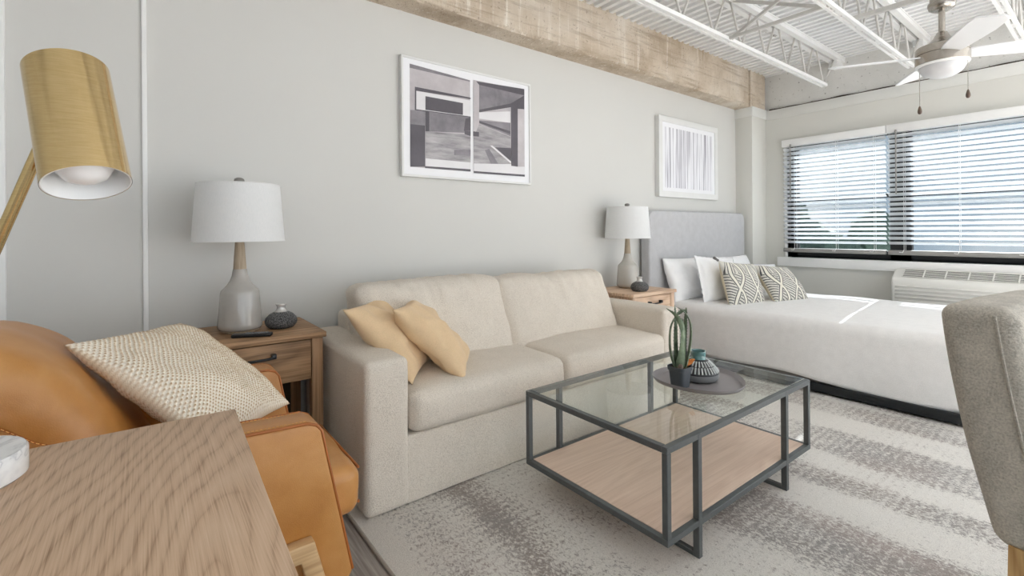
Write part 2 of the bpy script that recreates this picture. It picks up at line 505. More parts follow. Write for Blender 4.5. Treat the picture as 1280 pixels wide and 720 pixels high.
def thing(name, label, cat, loc=(0, 0, 0), rz=0.0, group=None):
    o = bpy.data.objects.new(name, None)
    o.empty_display_size = 0.05
    C.objects.link(o)
    o.location = loc
    o.rotation_euler = (0, 0, rz)
    return tag(o, label, cat, group)

def struct(name, bm, mats, label=None, smooth=40, parent=None):
    o = finish(name, bm, mats, parent, smooth)
    if parent is None:
        o['kind'] = 'structure'
    if label: o['label'] = label
    return o

def copy_tree(o, parent=None):
    c = o.copy(); C.objects.link(c)
    if parent is not None:
        c.parent = parent
    for ch in list(o.children):
        copy_tree(ch, c)
    return c

def BM(): return bmesh.new()

def box(bm, x0, x1, y0, y1, z0, z1, bev=0.0, seg=2, mi=0):
    before = set(bm.verts)
    r = bmesh.ops.create_cube(bm, size=1.0)
    vs = r['verts']
    for v in vs:
        v.co = Vector((x0 + (v.co.x + .5) * (x1 - x0), y0 + (v.co.y + .5) * (y1 - y0), z0 + (v.co.z + .5) * (z1 - z0)))
    fs = set(f for v in vs for f in v.link_faces)
    if bev > 0:
        es = list(set(e for v in vs for e in v.link_edges))
        rr = bmesh.ops.bevel(bm, geom=es, offset=bev, segments=seg, profile=0.5, affect='EDGES')
        vs = [v for v in bm.verts if v not in before]
        fs = set(f for v in vs for f in v.link_faces)
    if mi:
        for f in fs: f.material_index = mi
    return [v for v in bm.verts if v not in before]

def frame_of(d):
    d = d.normalized()
    a = Vector((0, 0, 1)) if abs(d.z) < 0.95 else Vector((1, 0, 0))
    s = d.cross(a).normalized()
    return s, d.cross(s).normalized()

def bar(bm, p0, p1, w, h, mi=0, up=None):
    """rectangular bar from p0 to p1; w across, h along 'up'"""
    p0, p1 = Vector(p0), Vector(p1)
    d = (p1 - p0).normalized()
    if up is None:
        s, u = frame_of(d)
    else:
        u = Vector(up); s = d.cross(u).normalized(); u = s.cross(d).normalized()
    vs = []
    for p in (p0, p1):
        for a, b in ((-1, -1), (1, -1), (1, 1), (-1, 1)):
            vs.append(bm.verts.new(p + s * (a * w / 2) + u * (b * h / 2)))
    for q in ((0, 1, 2, 3), (7, 6, 5, 4), (0, 4, 5, 1), (1, 5, 6, 2), (2, 6, 7, 3), (3, 7, 4, 0)):
        f = bm.faces.new([vs[i] for i in q]); f.material_index = mi
    return vs

def tube(bm, pts, r, seg=10, mi=0, cap=True):
    pts = [Vector(p) for p in pts]
    rs = r if isinstance(r, (list, tuple)) else [r] * len(pts)
    rings = []
    s0 = None
    for i, p in enumerate(pts):
        d = (pts[min(i + 1, len(pts) - 1)] - pts[max(i - 1, 0)]).normalized()
        if s0 is None:
            s, u = frame_of(d)
        else:
            s = (s0 - d * s0.dot(d)).normalized(); u = d.cross(s).normalized()
        s0 = s
        rings.append([bm.verts.new(p + (s * math.cos(2 * PI * k / seg) + u * math.sin(2 * PI * k / seg)) * rs[i]) for k in range(seg)])
    for a, b in zip(rings, rings[1:]):
        for k in range(seg):
            f = bm.faces.new((a[k], a[(k + 1) % seg], b[(k + 1) % seg], b[k])); f.material_index = mi
    if cap:
        f = bm.faces.new(rings[0][::-1]); f.material_index = mi
        f = bm.faces.new(rings[-1]); f.material_index = mi

def lathe(bm, prof, seg=48, c=(0, 0, 0), mi=0, close=True, mat4=None):
    rings = []
    c = Vector(c)
    for r, z in prof:
        ring = []
        for k in range(seg):
            p = Vector((r * math.cos(2 * PI * k / seg), r * math.sin(2 * PI * k / seg), z))
            if mat4 is not None: p = mat4 @ p
            ring.append(bm.verts.new(p + c))
        rings.append(ring)
    for a, b in zip(rings, rings[1:]):
        for k in range(seg):
            f = bm.faces.new((a[k], a[(k + 1) % seg], b[(k + 1) % seg], b[k])); f.material_index = mi
    if close:
        f = bm.faces.new(rings[0][::-1]); f.material_index = mi
        f = bm.faces.new(rings[-1]); f.material_index = mi
    return rings

def prism(bm, pts2, a0, a1, axis='y', bev=0.0, seg=3, mi=0):
    """extrude a 2D outline: axis 'y' -> pts are (x,z); 'x' -> (y,z); 'z' -> (x,y)"""
    before = set(bm.verts)
    def mk(p, a):
        if axis == 'y': return Vector((p[0], a, p[1]))
        if axis == 'x': return Vector((a, p[0], p[1]))
        return Vector((p[0], p[1], a))
    A = [bm.verts.new(mk(p, a0)) for p in pts2]
    B = [bm.verts.new(mk(p, a1)) for p in pts2]
    n = len(pts2)
    fs = [bm.faces.new(A[::-1]), bm.faces.new(B)]
    for i in range(n):
        fs.append(bm.faces.new((A[i], A[(i + 1) % n], B[(i + 1) % n], B[i])))
    bmesh.ops.recalc_face_normals(bm, faces=fs)
    if bev:
        es = list(set(e for v in A + B for e in v.link_edges))
        bmesh.ops.bevel(bm, geom=es, offset=bev, segments=seg, profile=0.5, affect='EDGES')
    nv = [v for v in bm.verts if v not in before]
    if mi:
        for f in set(f for v in nv for f in v.link_faces): f.material_index = mi
    return nv

def axis_vals(h, r, n, k=4):
    inner = h - r
    v = [-inner + 2 * inner * i / n for i in range(n + 1)]
    out = [inner + r * (i / k) for i in range(1, k + 1)]
    return [-q for q in out[::-1]] + v + out

def soft_box(bm, size, r, n=(8, 8, 4), puff=(0, 0, 0), amp=0.0, freq=4.0, seed=0.0, off=(0, 0, 0), shear=None):
    """rounded, upholstered block centred on off; puff bulges each axis' faces, amp adds wrinkles"""
    hx, hy, hz = (s / 2 for s in size)
    ax = [axis_vals(hx, r, n[0]), axis_vals(hy, r, n[1]), axis_vals(hz, r, n[2])]
    H = (hx, hy, hz)
    cache = {}
    def vert(p):
        key = tuple(round(c, 5) for c in p)
        if key in cache: return cache[key]
        q = Vector([max(-(H[i] - r), min(H[i] - r, p[i])) for i in range(3)])
        d = Vector(p) - q
        nd = d.normalized() if d.length > 1e-9 else Vector((0, 0, 1))
        w = q + nd * r
        u = [w[i] / H[i] for i in range(3)]
        for i in range(3):
            j, k2 = (i + 1) % 3, (i + 2) % 3
            fall = max(0, 1 - u[j] ** 2) * max(0, 1 - u[k2] ** 2)
            w[i] += u[i] * puff[i] * fall ** 0.7
        if amp:
            s = Vector((seed, seed * 1.7, seed * 0.6))
            w += nd * amp * (noise.noise(w * freq + s) + 0.5 * noise.noise(w * freq * 2.3 + s))
        if shear: w = shear(w)
        v = bm.verts.new(w + Vector(off))
        cache[key] = v
        return v
    for i in range(3):
        j, k2 = (i + 1) % 3, (i + 2) % 3
        for sgn in (-1, 1):
            for a in range(len(ax[j]) - 1):
                for b in range(len(ax[k2]) - 1):
                    quad = []
                    for (da, db) in ((0, 0), (1, 0), (1, 1), (0, 1)):
                        p = [0, 0, 0]
                        p[i] = sgn * H[i]; p[j] = ax[j][a + da]; p[k2] = ax[k2][b + db]
                        quad.append(vert(p))
                    try: bm.faces.new(quad if sgn > 0 else quad[::-1])
                    except ValueError: pass

def pillow_mesh(bm, w, h, t, n=36, pinch=0.07, power=0.5, amp=0.008, freq=6.0, seed=0.0, weave=None, flange=0.0, split=False, crease=0.0):
    """a knife-edge pillow in the local XY plane (X = width, Y = height, Z = its face)"""
    grid = {}
    for side in (1, -1):
        for i in range(n + 1):
            for j in range(n + 1):
                u, v = 2 * i / n - 1, 2 * j / n - 1
                edge = i in (0, n) or j in (0, n)
                if side == -1 and edge:
                    grid[(side, i, j)] = grid[(1, i, j)]; continue
                x = u * w / 2 * (1 - pinch * (1 - v * v))
                y = v * h / 2 * (1 - pinch * (1 - u * u))
                uu, vv = u, v
                if flange:
                    uu = max(-1, min(1, u / (1 - flange))); vv = max(-1, min(1, v / (1 - flange)))
                b = max(0, (1 - uu * uu)) * max(0, (1 - vv * vv))
                z = t / 2 * (b ** power)
                p = Vector((x, y, 0)) * freq + Vector((seed, seed * 2.1, side * 3.3))
                damp = min(1, b * 6)
                # wrinkles radiate from the edges
                wr = noise.noise(p) + 0.6 * noise.noise(p * 2.4) + 0.9 * abs(noise.noise(Vector((p.x * 2.6, p.y * 0.7, 1.7 + seed)))) * (1 - b)
                z += amp * wr * damp
                if crease:
                    z -= crease * math.exp(-((u - 0.05) / 0.22) ** 2) * max(0, v) * damp
                if weave and not edge:
                    nx, amp_w = weave
                    z += amp_w * damp ** .3 * (math.sin(u * nx * PI) * math.sin(v * nx * PI) + 0.5 * noise.noise(Vector((u * nx, v * nx, side))))
                grid[(side, i, j)] = bm.verts.new((x, y, side * z))
        for i in range(n):
            for j in range(n):
                q = [grid[(side, i, j)], grid[(side, i + 1, j)], grid[(side, i + 1, j + 1)], grid[(side, i, j + 1)]]
                try:
                    f = bm.faces.new(q if side > 0 else q[::-1])
                    if split and side < 0: f.material_index = 1
                except ValueError: pass

def place(o, tl, tr, bl, lift=0.0):
    """stand a pillow so that its top-left, top-right and bottom-left corners fall on these points"""
    tl, tr, bl = Vector(tl), Vector(tr), Vector(bl)
    X = (tr - tl).normalized()
    Z = X.cross(tl - bl).normalized()
    Y = Z.cross(X)
    c = (tr + bl) / 2 + Z * lift
    m = Matrix((X, Y, Z)).transposed().to_4x4()
    m.translation = c
    o.matrix_world = m
    return (tr - tl).length, (tl - bl).length

# ------------------------------------------------------------------ the room
YB, XW, ZC = 2.65, 5.495, 2.80          # back wall, window wall, ceiling
XL, YF = -2.4, -3.4                     # left wall, open front of the room

bm = BM(); box(bm, XL - .2, XW + .3, YF, YB + .2, -0.12, 0.0)
struct('floor', bm, M['floor'])
bm = BM(); box(bm, XL - .2, XW + .3, YB, YB + 0.2, 0, ZC + .1)
struct('wall_back', bm, M['wall'])
bm = BM(); box(bm, XL - .2, XL, YF, YB, 0, ZC + .1)
struct('wall_left', bm, M['wall'])
# window wall: opening y 0.12..2.235, z 0.80..2.05
WY0, WY1, WZ0, WZ1 = 0.12, 2.245, 0.80, 2.05
bm = BM()
box(bm, XW, XW + .22, WY1, YB, 0, 2.36)
box(bm, XW, XW + .22, -.35, WY0, 0, 2.36)  # wall stops short out of view so extra daylight enters
box(bm, XW, XW + .22, WY0, WY1, 0, WZ0)
box(bm, XW, XW + .22, WY0, WY1, WZ1, 2.36)
struct('wall_right', bm, M['wallside'])
bm = BM(); box(bm, XW + .035, XW + .26, -.35, YB, 2.36, ZC + .1)
struct('wall_upper', bm, M['block'])

bm = BM()  # unseen front wall, piers and openings added to band the brass reflections
for x0, x1 in ((XL - .2, -2.0), (-.15, .15), (1.85, 2.2), (4.6, XW + .3)):
    box(bm, x0, x1, YF - .2, YF, 0, ZC + .1)
for x0, x1 in ((-2.0, -.15), (.15, 1.85), (2.2, 4.6)):
    box(bm, x0, x1, YF - .2, YF, 2.55, ZC + .1); box(bm, x0, x1, YF - .2, YF, 0, .12)
struct('wall_front_unseen', bm, M['wall'])

# corrugated deck ceiling, ribs along y
bm = BM()
per, x = 0.085, XL - .2
prof = []
while x < XW + .3:
    prof += [(x, ZC + .028), (x + per * .42, ZC + .028), (x + per * .5, ZC), (x + per * .92, ZC)]
    x += per
A = [bm.verts.new((px, YF, pz)) for px, pz in prof]
B = [bm.verts.new((px, YB + .1, pz)) for px, pz in prof]
for i in range(len(A) - 1):
    bm.faces.new((A[i], A[i + 1], B[i + 1], B[i]))
box(bm, XL - .2, XW + .3, YF, YB + .2, ZC + .04, ZC + .12)
struct('ceiling', bm, M['deck'], smooth=0)

# concrete beam along the back wall, rough lower arris
bm = BM()
nx = 150
ring = []
for i in range(nx + 1):
    xx = XL + (5.10 - XL) * i / nx
    j = lambda k, a: a * (noise.noise(Vector((xx * 5, k * 7.3, 0))) + .6 * noise.noise(Vector((xx * 19, k * 3.1, 2))))
    ring.append([bm.verts.new(p) for p in ((xx, YB + .02, 2.424), (xx, 2.55 + j(9, .008), 2.422 + j(1, .006)), (xx, 2.49 + j(2, .008), 2.424 + j(3, .008)),
                 (xx, 2.472 + j(4, .006), 2.44 + j(5, .008)), (xx, 2.468 + j(6, .004), 2.53), (xx, 2.466 + j(7, .004), 2.68), (xx, 2.468 + j(8, .004), ZC + .02), (xx, YB + .02, ZC + .02))])
for a, b in zip(ring, ring[1:]):
    for k in range(8):
        bm.faces.new((a[k], a[(k + 1) % 8], b[(k + 1) % 8], b[k]))
bm.faces.new(ring[0]); bm.faces.new(ring[-1][::-1])
struct('beam', bm, M['concrete'], 'rough concrete beam along the top of the back wall')
bm = BM()
box(bm, 5.10, 5.16, 2.49, YB + .02, 2.424, ZC + .02, .006)
box(bm, 5.155, 5.49, 2.466, YB + .02, 2.42, ZC + .02, .01)
struct('beam_end', bm, M['concrete'], 'concrete block at the corner end of the beam', parent=bpy.data.objects['beam'])
bm = BM(); box(bm, 5.18, XW + .1, 2.468, YB + .05, 0, 2.425, .004)
struct('column', bm, M['wallside'], 'painted column in the corner beside the window wall')
# ledge trims
bm = BM()
box(bm, XW - .012, XW + .04, -.35, 2.458, 2.31, 2.412, .003)
struct('trim_1', bm, M['trim'], 'painted ledge band along the window wall')
bm = BM()
box(bm, 5.168, XW, 2.456, YB + .01, 2.322, 2.424, .003)
struct('trim_2', bm, M['trim'], 'painted band around the head of the corner column')
bm = BM(); box(bm, -0.004, 0.014, YB - .012, YB + .01, 0, 2.42, .002)
struct('trim_3', bm, M['white'], 'thin white strip running up the back wall')
bm = BM(); box(bm, -0.62, -0.42, YB - .02, YB + .01, 0, 2.42, .003)
struct('trim_4', bm, M['white'], 'white board at the left end of the back wall')
bm = BM(); box(bm, XL, 5.18, YB - .014, YB, 0, .09, .003)
struct('baseboard_back', bm, M['white'])

bm = BM()  # dark strip added as the shadow line along the top of the ledge
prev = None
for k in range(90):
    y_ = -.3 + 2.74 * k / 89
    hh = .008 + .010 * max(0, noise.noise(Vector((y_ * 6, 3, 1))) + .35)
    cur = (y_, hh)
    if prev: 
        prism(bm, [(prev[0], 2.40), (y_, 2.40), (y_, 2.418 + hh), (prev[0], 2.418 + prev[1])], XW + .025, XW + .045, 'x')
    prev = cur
struct('ledge_shadow_strip', bm, M['cavity'], 'thin dark strip painted for the shadow line in the gap above the ledge on the window wall', smooth=0)

# window: black frame, two double-hung lights
win = bpy.data.objects.new('window_1', None); C.objects.link(win); win['kind'] = 'structure'
win.location = (XW + .1, 0, 0)
bm = BM()
fx0, fx1 = -.02, .05
def fbar(y0, y1, z0, z1, a=fx0, b=fx1): box(bm, a, b, y0, y1, z0, z1, .003)
fbar(WY1 - .065, WY1, WZ0, WZ1); fbar(WY0, WY0 + .065, WZ0, WZ1)
fbar(1.215, 1.374, WZ0, WZ1)
fbar(WY0, WY1, WZ0, WZ0 + .085); fbar(WY0, WY1, WZ1 - .06, WZ1)
finish('window_frame', bm, M['windowframe'], win)
for (a, b) in ((1.374, WY1 - .065), (WY0 + .065, 1.215)):
    bm = BM()
    box(bm, -.005, .03, a, b, 1.395, 1.435, .003)
    s = finish('sash', bm, M['windowframe'], win)
    for (z0, z1) in ((WZ0 + .085, 1.395), (1.435, WZ1 - .06)):
        bm = BM(); box(bm, .01, .014, a, b, z0, z1)
        finish('pane', bm, M['pane'], win)
bm = BM(); box(bm, -.15, .12, 2.20 - 2.5, 2.335, .706, .80, .004)
tag(finish('trim_5', bm, M['white'], None, loc=(XW + .1, 0, 0)), 'white window stool board below the blinds', kind='structure')
bm = BM()
for (y0, y1, z0, z1) in ((WY1, WY1 + .03, WZ0, WZ1), (WY0 - .03, WY0, WZ0, WZ1)):
    box(bm, XW - .006, XW + .22, y0, y1, z0, z1, .002)
struct('trim_6', bm, M['white'], 'white reveals at the sides of the window')

# venetian blinds
def blind(y0, y1, label, wand_y, cords):
    r = thing('venetian_blind', label, 'blind', (XW - .05, (y0 + y1) / 2, 2.05), group='white venetian blinds on the window')
    h = (y1 - y0) / 2
    bm = BM(); box(bm, -.035, .035, -h, h, -.075, -.001, .004)
    finish('headrail', bm, M['white'], r)
    bm = BM()
    z = -.105
    tilt = math.radians(28)
    while z > -1.12:
        rows = []
        for k in range(5):
            q = (k / 4 - .5) * .050
            crown = .003 * (1 - (2 * (k / 4 - .5)) ** 2)
            rows.append((q * math.cos(tilt) - crown * math.sin(tilt) * 0, z - q * math.sin(tilt) + crown))
        top = [[bm.verts.new((a, yy, b)) for a, b in rows] for yy in (-h + .006, h - .006)]
        bot = [[bm.verts.new((a, yy, b - .0028)) for a, b in rows] for yy in (-h + .006, h - .006)]
        for k in range(4):
            bm.faces.new((top[0][k], top[0][k + 1], top[1][k + 1], top[1][k]))
            bm.faces.new((bot[0][k + 1], bot[0][k], bot[1][k], bot[1][k + 1]))
        bm.faces.new((top[0][0], top[1][0], bot[1][0], bot[0][0]))
        bm.faces.new((top[0][4], bot[0][4], bot[1][4], top[1][4]))
        bm.faces.new((*top[0], *bot[0][::-1])); bm.faces.new((*top[1][::-1], *bot[1]))
        z -= .0445
    finish('slats', bm, M['slat'], r, smooth=30)
    bm = BM(); box(bm, -.026, .026, -h + .006, h - .006, -1.192, -1.150, .006)
    finish('bottom_rail', bm, M['blindgrey'], r)
    for cy in cords:
        bm = BM()
        for s in (-.027, .027): bar(bm, (s, cy, -.075), (s, cy, -1.15), .0028, .0015)
        tube(bm, [(-.03, cy, -1.145), (-.031, cy + .01, -1.17), (-.03, cy + .035, -1.166)], .003, 6)
        finish('ladder_cord', bm, M['white'], r)
    bm = BM(); tube(bm, [(-.045, wand_y, -.07), (-.047, wand_y, -.64)], .006, 8)
    tube(bm, [(-.045, wand_y, -.055), (-.045, wand_y, -.075)], .009, 8)
    finish('tilt_wand', bm, M['blindgrey'], r)
    return r
blind(1.365, 2.268, 'white slatted blind over the narrow window left of the dark mullion', .36, (.33, -.05, -.36))
blind(0.13, 1.3605, 'wide white slatted blind over the window right of the dark mullion', .54, (.49, .12, -.26))

# air conditioner under the window
ac = thing('wall_air_conditioner', 'off white wall air conditioner with slotted top grille below the window', 'air conditioner', (XW, .77, .30))
def acx(bm_, pts, y0, y1, bev=.012): prism(bm_, pts, y0, y1, 'y', bev)
bm = BM()
acx(bm, [(0, 0), (0, .437), (-.085, .437), (-.20, .365), (-.215, .33), (-.215, 0)], -.53, .53, .018)
finish('housing', bm, M['acplastic'], ac)
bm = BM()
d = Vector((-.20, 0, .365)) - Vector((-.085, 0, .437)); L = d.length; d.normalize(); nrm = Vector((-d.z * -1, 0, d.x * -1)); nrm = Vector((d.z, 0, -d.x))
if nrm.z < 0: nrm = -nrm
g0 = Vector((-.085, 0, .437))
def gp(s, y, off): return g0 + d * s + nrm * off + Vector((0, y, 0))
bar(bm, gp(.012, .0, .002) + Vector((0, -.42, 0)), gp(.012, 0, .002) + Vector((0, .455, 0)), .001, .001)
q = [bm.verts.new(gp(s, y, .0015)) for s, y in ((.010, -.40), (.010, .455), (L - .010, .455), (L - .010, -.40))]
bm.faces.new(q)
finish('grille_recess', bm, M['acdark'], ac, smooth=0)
bm = BM()
for k in range(6):
    s = .016 + k * (L - .032) / 5
    bar(bm, gp(s, -.40, .004), gp(s, .455, .004), .0075, .004, up=nrm)
for k in range(7):
    y = -.40 + k * .855 / 6
    bar(bm, gp(.008, y, .005), gp(L - .008, y, .005), .009, .006, up=nrm)
finish('top_grille', bm, M['acplastic'], ac, smooth=0)
bm = BM()
for k in range(9):
    z = .30 - k * .032
    prism(bm, [(-.214, z), (-.228, z - .004), (-.228, z - .013), (-.214, z - .022)], -.50, .50, 'y', .002, 1)
finish('front_louvres', bm, M['acplastic'], ac)

# ------------------------------------------------------------------ ceiling joists
def joist(y, label, x0=-2.2, xe=5.16):
    r = thing('ceiling_joist', label, 'joist', (0, y, 2.46), group='white open-web steel joists under the deck')
    def B_(n, f, m=M['steelwhite']):
        b = BM(); f(b); return finish(n, b, m, r, smooth=40)
    def top(b):
        box(b, x0, 5.53, -.055, -.012, .295, .340); box(b, x0, 5.53, .012, .055, .295, .340)
        box(b, x0, 5.53, -.06, .06, .330, .340)
        box(b, 5.38, 5.53, -.035, .035, .24, .295)
    B_('top_chord', top)
    def bot(b):
        box(b, x0, xe, -.026, -.008, .0, .026); box(b, x0, xe, .008, .026, .0, .026)
        xx = x0 + .2
        while xx < xe:
            box(b, xx - .05, xx + .05, -.009, .009, .006, .02); xx += .3925
    B_('bottom_chord', bot)
    xb = 5.13
    nodes = [5.13 - .3925 * k for k in range(19)]
    for k, xn in enumerate(nodes):
        if xn < 1.2: break
        b = BM(); tube(b, [(xn, 0, .012), (xn - .155, 0, .31)], .0085, 8); finish('web_rod', b, M['steelgrey'], r)
        b = BM(); tube(b, [(xn, 0, .012), (xn + .155 + (.12 if k == 0 else 0), 0, .31)], .0085, 8); finish('web_rod', b, M['steelgrey'], r)
    return r
joist(1.77, 'white open-web joist nearest the concrete beam')
joist(1.12, 'white open-web joist running just behind the ceiling fan')
joist(0.47, 'white open-web joist in the upper right corner, right of the ceiling fan')

def brace(name, p0, p1, label, group='steel bridging bars between joists', w=.018):
    b = BM(); p0, p1 = Vector(p0), Vector(p1)
    bar(b, p0, p1, w, .004); 
    s, u = frame_of(p1 - p0)
    bar(b, p0 + s * w * .5 - u * w * .5, p1 + s * w * .5 - u * w * .5, .004, w)
    tag(finish(name, b, M['steelgrey'], smooth=0), label, 'brace', group)
brace('bridging_bar', (3.37, 1.77, 2.462), (3.37, 1.12, 2.765), 'grey steel bar rising from the bottom of the joist near the beam')
brace('bridging_bar', (3.40, 1.77, 2.765), (3.40, 1.12, 2.468), 'grey steel bar slanting down from the top of the joist near the beam')
brace('bridging_bar', (3.34, 1.77, 2.468), (3.34, 1.12, 2.468), 'level grey steel bar tying the bottom chords of two joists together')
brace('fan_strut', (3.80, 1.16, 2.505), (3.80, .46, 2.505), 'level grey steel strut that carries the ceiling fan', None, .026)

# ------------------------------------------------------------------ ceiling fan
FX, FY = 3.92, .70
fan = thing('ceiling_fan', 'brushed nickel ceiling fan with four white blades and bowl light', 'fan', (FX, FY, 2.03), rz=0)
bm = BM(); box(bm, -.15, .06, -.055, .055, .505, .530, .004); tube(bm, [(0, 0, .53), (0, 0, .76)], .02, 12)
finish('mounting_bracket', bm, M['steelwhite'], fan)
bm = BM(); lathe(bm, [(.02, .415), (.044, .418), (.062, .430), (.068, .450), (.068, .466), (.058, .470), (.058, .505)], 40)
finish('canopy', bm, M['nickel'], fan)
bm = BM(); lathe(bm, [(.017, .22), (.017, .43)], 20)
finish('downrod', bm, M['nickel'], fan)
bm = BM(); lathe(bm, [(.020, .285), (.026, .28), (.040, .25), (.075, .212), (.112, .200), (.126, .194), (.130, .186), (.130, .148), (.1255, .147), (.1255, .142), (.1305, .141), (.1305, .088), (.127, .082)], 64)
finish('motor_housing', bm, M['nickel'], fan, smooth=30)
bm = BM(); lathe(bm, [(.129, .089), (.130, .083), (.124, .076), (.112, .074), (.110, .08)], 64)
finish('light_ring', bm, M['white'], fan)
bm = BM(); lathe(bm, [(.114, .080), (.111, .062), (.100, .040), (.082, .022), (.056, .008), (.026, .001), (.002, 0)], 64)
finish('light_bowl', bm, M['fanbowl'], fan, smooth=180)
def blade_mesh():
    b = BM()
    out = [(.10, -.045), (.17, -.058), (.32, -.068), (.48, -.074), (.57, -.070), (.608, .035), (.58, .066), (.43, .072), (.28, .062), (.17, .054), (.10, .045)]
    prism(b, out, -.004, .004, 'z', .002, 1)
    return b
for k in range(4):
    o = finish('blade', blade_mesh(), M['bladewhite'], fan, smooth=30)
    a = math.radians(30 + 90 * k)
    o.matrix_local = Matrix.Translation((0, 0, .138)) @ Matrix.Rotation(a, 4, 'Z') @ Matrix.Rotation(math.radians(-13), 4, 'X')
for (dx, dy, ln, nm) in ((-.02, .105, .255, 'a'), (-.01, -.118, .20, 'b')):
    bm = BM()
    zz = .10
    z1 = zz - ln
    tube(bm, [(dx, dy, zz), (dx, dy, z1)], .0018, 6)
    n = int(ln / .008)
    for q in range(n): 
        bmesh.ops.create_icosphere(bm, subdivisions=1, radius=.0026, matrix=Matrix.Translation((dx, dy, zz - q * .008)))
    pc = finish('pull_chain', bm, M['nickel'], fan)
    bm = BM(); lathe(bm, [(.002, 0), (.006, -.008), (.011, -.028), (.0115, -.04), (.008, -.05), (.002, -.053)], 16, (dx, dy, z1))
    finish('pull_knob', bm, M['knob'], pc)

# ------------------------------------------------------------------ rug
bm = BM(); box(bm, .62, 3.66, -2.2, 2.30, 0.0, .011, .004)
rug = tag(finish('area_rug', bm, M['rug']), 'distressed cream and taupe banded rug under the coffee table', 'rug')
bm = BM(); tube(bm, [(.62, -2.2, .007), (.62, 2.30, .007)], .006, 8)
finish('bound_edge', bm, M['rugedge'], rug)
RZ = .0112

# ------------------------------------------------------------------ sofa
sofa = thing('sofa', 'beige two-seat fabric sofa with thick square arms against the back wall', 'sofa', (1.69, 2.17, RZ))
def sloc(x, y, z): return (x - 1.69, y - 2.17, z - RZ)
bm = BM()
soft_box(bm, (1.74, .84, .285 - RZ), .012, (20, 10, 4), amp=.002, off=sloc(1.69, 2.185, (.285 + RZ) / 2))
finish('base', bm, M['sofa'], sofa, smooth=180)
for nm, cx in (('l', .745), ('r', 2.63)):
    bm = BM()
    soft_box(bm, (.182, .85, .604 - RZ), .028, (6, 16, 12), puff=(.004, .002, .010), amp=.0025, freq=5, seed=cx, off=sloc(cx, 2.18, (.604 + RZ) / 2))
    finish('arm', bm, M['sofa'], sofa, smooth=180)
bm = BM()
soft_box(bm, (1.74, .17, .69 - RZ), .03, (16, 4, 10), amp=.003, off=sloc(1.685, 2.52, (.69 + RZ) / 2))
finish('back_frame', bm, M['sofa'], sofa, smooth=180)
for (x0, x1, sd) in ((.838, 1.685, 1.0), (1.69, 2.538, 4.0)):
    bm = BM()
    soft_box(bm, (x1 - x0, .75, .168), .042, (16, 14, 3), puff=(.004, .018, .026), amp=.006, freq=6, seed=sd, off=sloc((x0 + x1) / 2, 2.112, .374))
    finish('seat_cushion', bm, M['sofa'], sofa, smooth=180)
def lean(w):
    # thicker at the base, tipped back, top crowned
    w = w.copy()
    k = (w.z + .21) / .42
    w.y += .17 * k
    # gathers running down from the top seam
    g = max(0, k - .55) / .45
    w.z += .010 * g * noise.noise(Vector((w.x * 22, 0, 3))) + .006 * g * noise.noise(Vector((w.x * 9, 2, 1)))
    w.y += .016 * g * (1.2 - g) * noise.noise(Vector((w.x * 26, w.z * 4, 7)))
    return w
for (x0, x1, sd, dz) in ((.80, 1.645, 2.0, .008), (1.635, 2.53, 7.0, -.012)):
    bm = BM()
    soft_box(bm, (x1 - x0, .20, .42), .052, (60, 6, 22), puff=(.010, .035, .014), amp=.011, freq=5.5, seed=sd, off=sloc((x0 + x1) / 2, 2.17, .62 + dz), shear=lean)
    finish('back_cushion', bm, M['sofa'], sofa, smooth=180)

def scatter_pillow(name, mat, tl, tr, bl, t, label, cat='pillow', group=None, **kw):
    w, h = (Vector(tr) - Vector(tl)).length, (Vector(tl) - Vector(bl)).length
    bm = BM()
    w = kw.pop('w', w); h = kw.pop('h', h)
    lift = kw.pop('lift', 0)
    pillow_mesh(bm, w, h, t, **kw)
    o = finish(name, bm, mat, smooth=180)
    place(o, tl, tr, bl, lift)
    return tag(o, label, cat, group)
scatter_pillow('throw_pillow', M['tan'], (.654, 2.0, .765), (.928, 2.3, .775), (.90, 1.86, .475), .15, 'sand coloured linen pillow leaning on the left sofa arm, behind its twin', group='sand linen pillows on the sofa', w=.43, h=.43, amp=.020, seed=3.0, crease=.035, pinch=.10, n=56)
scatter_pillow('throw_pillow', M['tan'], (.842, 1.93, .760), (1.03, 2.20, .755), (1.156, 1.85, .450), .16, 'sand coloured linen pillow lying in front of its twin on the sofa seat', group='sand linen pillows on the sofa', w=.41, h=.45, amp=.022, seed=9.0, pinch=.10, n=56)

# ------------------------------------------------------------------ coffee table
tx0, tx1, ty0, ty1, tzt, tzb = 1.272, 2.350, .872, 1.560, .427, .118
ct = thing('coffee_table', 'square gunmetal frame coffee table with glass top and wooden lower shelf', 'table', ((tx0 + tx1) / 2, (ty0 + ty1) / 2, RZ))
ox, oy = (tx0 + tx1) / 2, (ty0 + ty1) / 2
s = .021
def tb(bm_, x0, x1, y0, y1, z0, z1): box(bm_, x0 - ox, x1 - ox, y0 - oy, y1 - oy, z0 - RZ, z1 - RZ, .0015, 1)
for nm, z in (('top_frame', tzt), ('shelf_frame', tzb + s)):
    bm = BM()
    tb(bm, tx0, tx1, ty0, ty0 + s, z - s, z); tb(bm, tx0, tx1, ty1 - s, ty1, z - s, z)
    tb(bm, tx0, tx0 + s, ty0 + s, ty1 - s, z - s, z); tb(bm, tx1 - s, tx1, ty0 + s, ty1 - s, z - s, z)
    finish(nm, bm, M['gunmetal'], ct)
for x in (tx0, tx1 - s):
    for y in (ty0, ty1 - s):
        bm = BM(); tb(bm, x, x + s, y, y + s, tzb + s, tzt - s)
        finish('corner_post', bm, M['gunmetal'], ct)
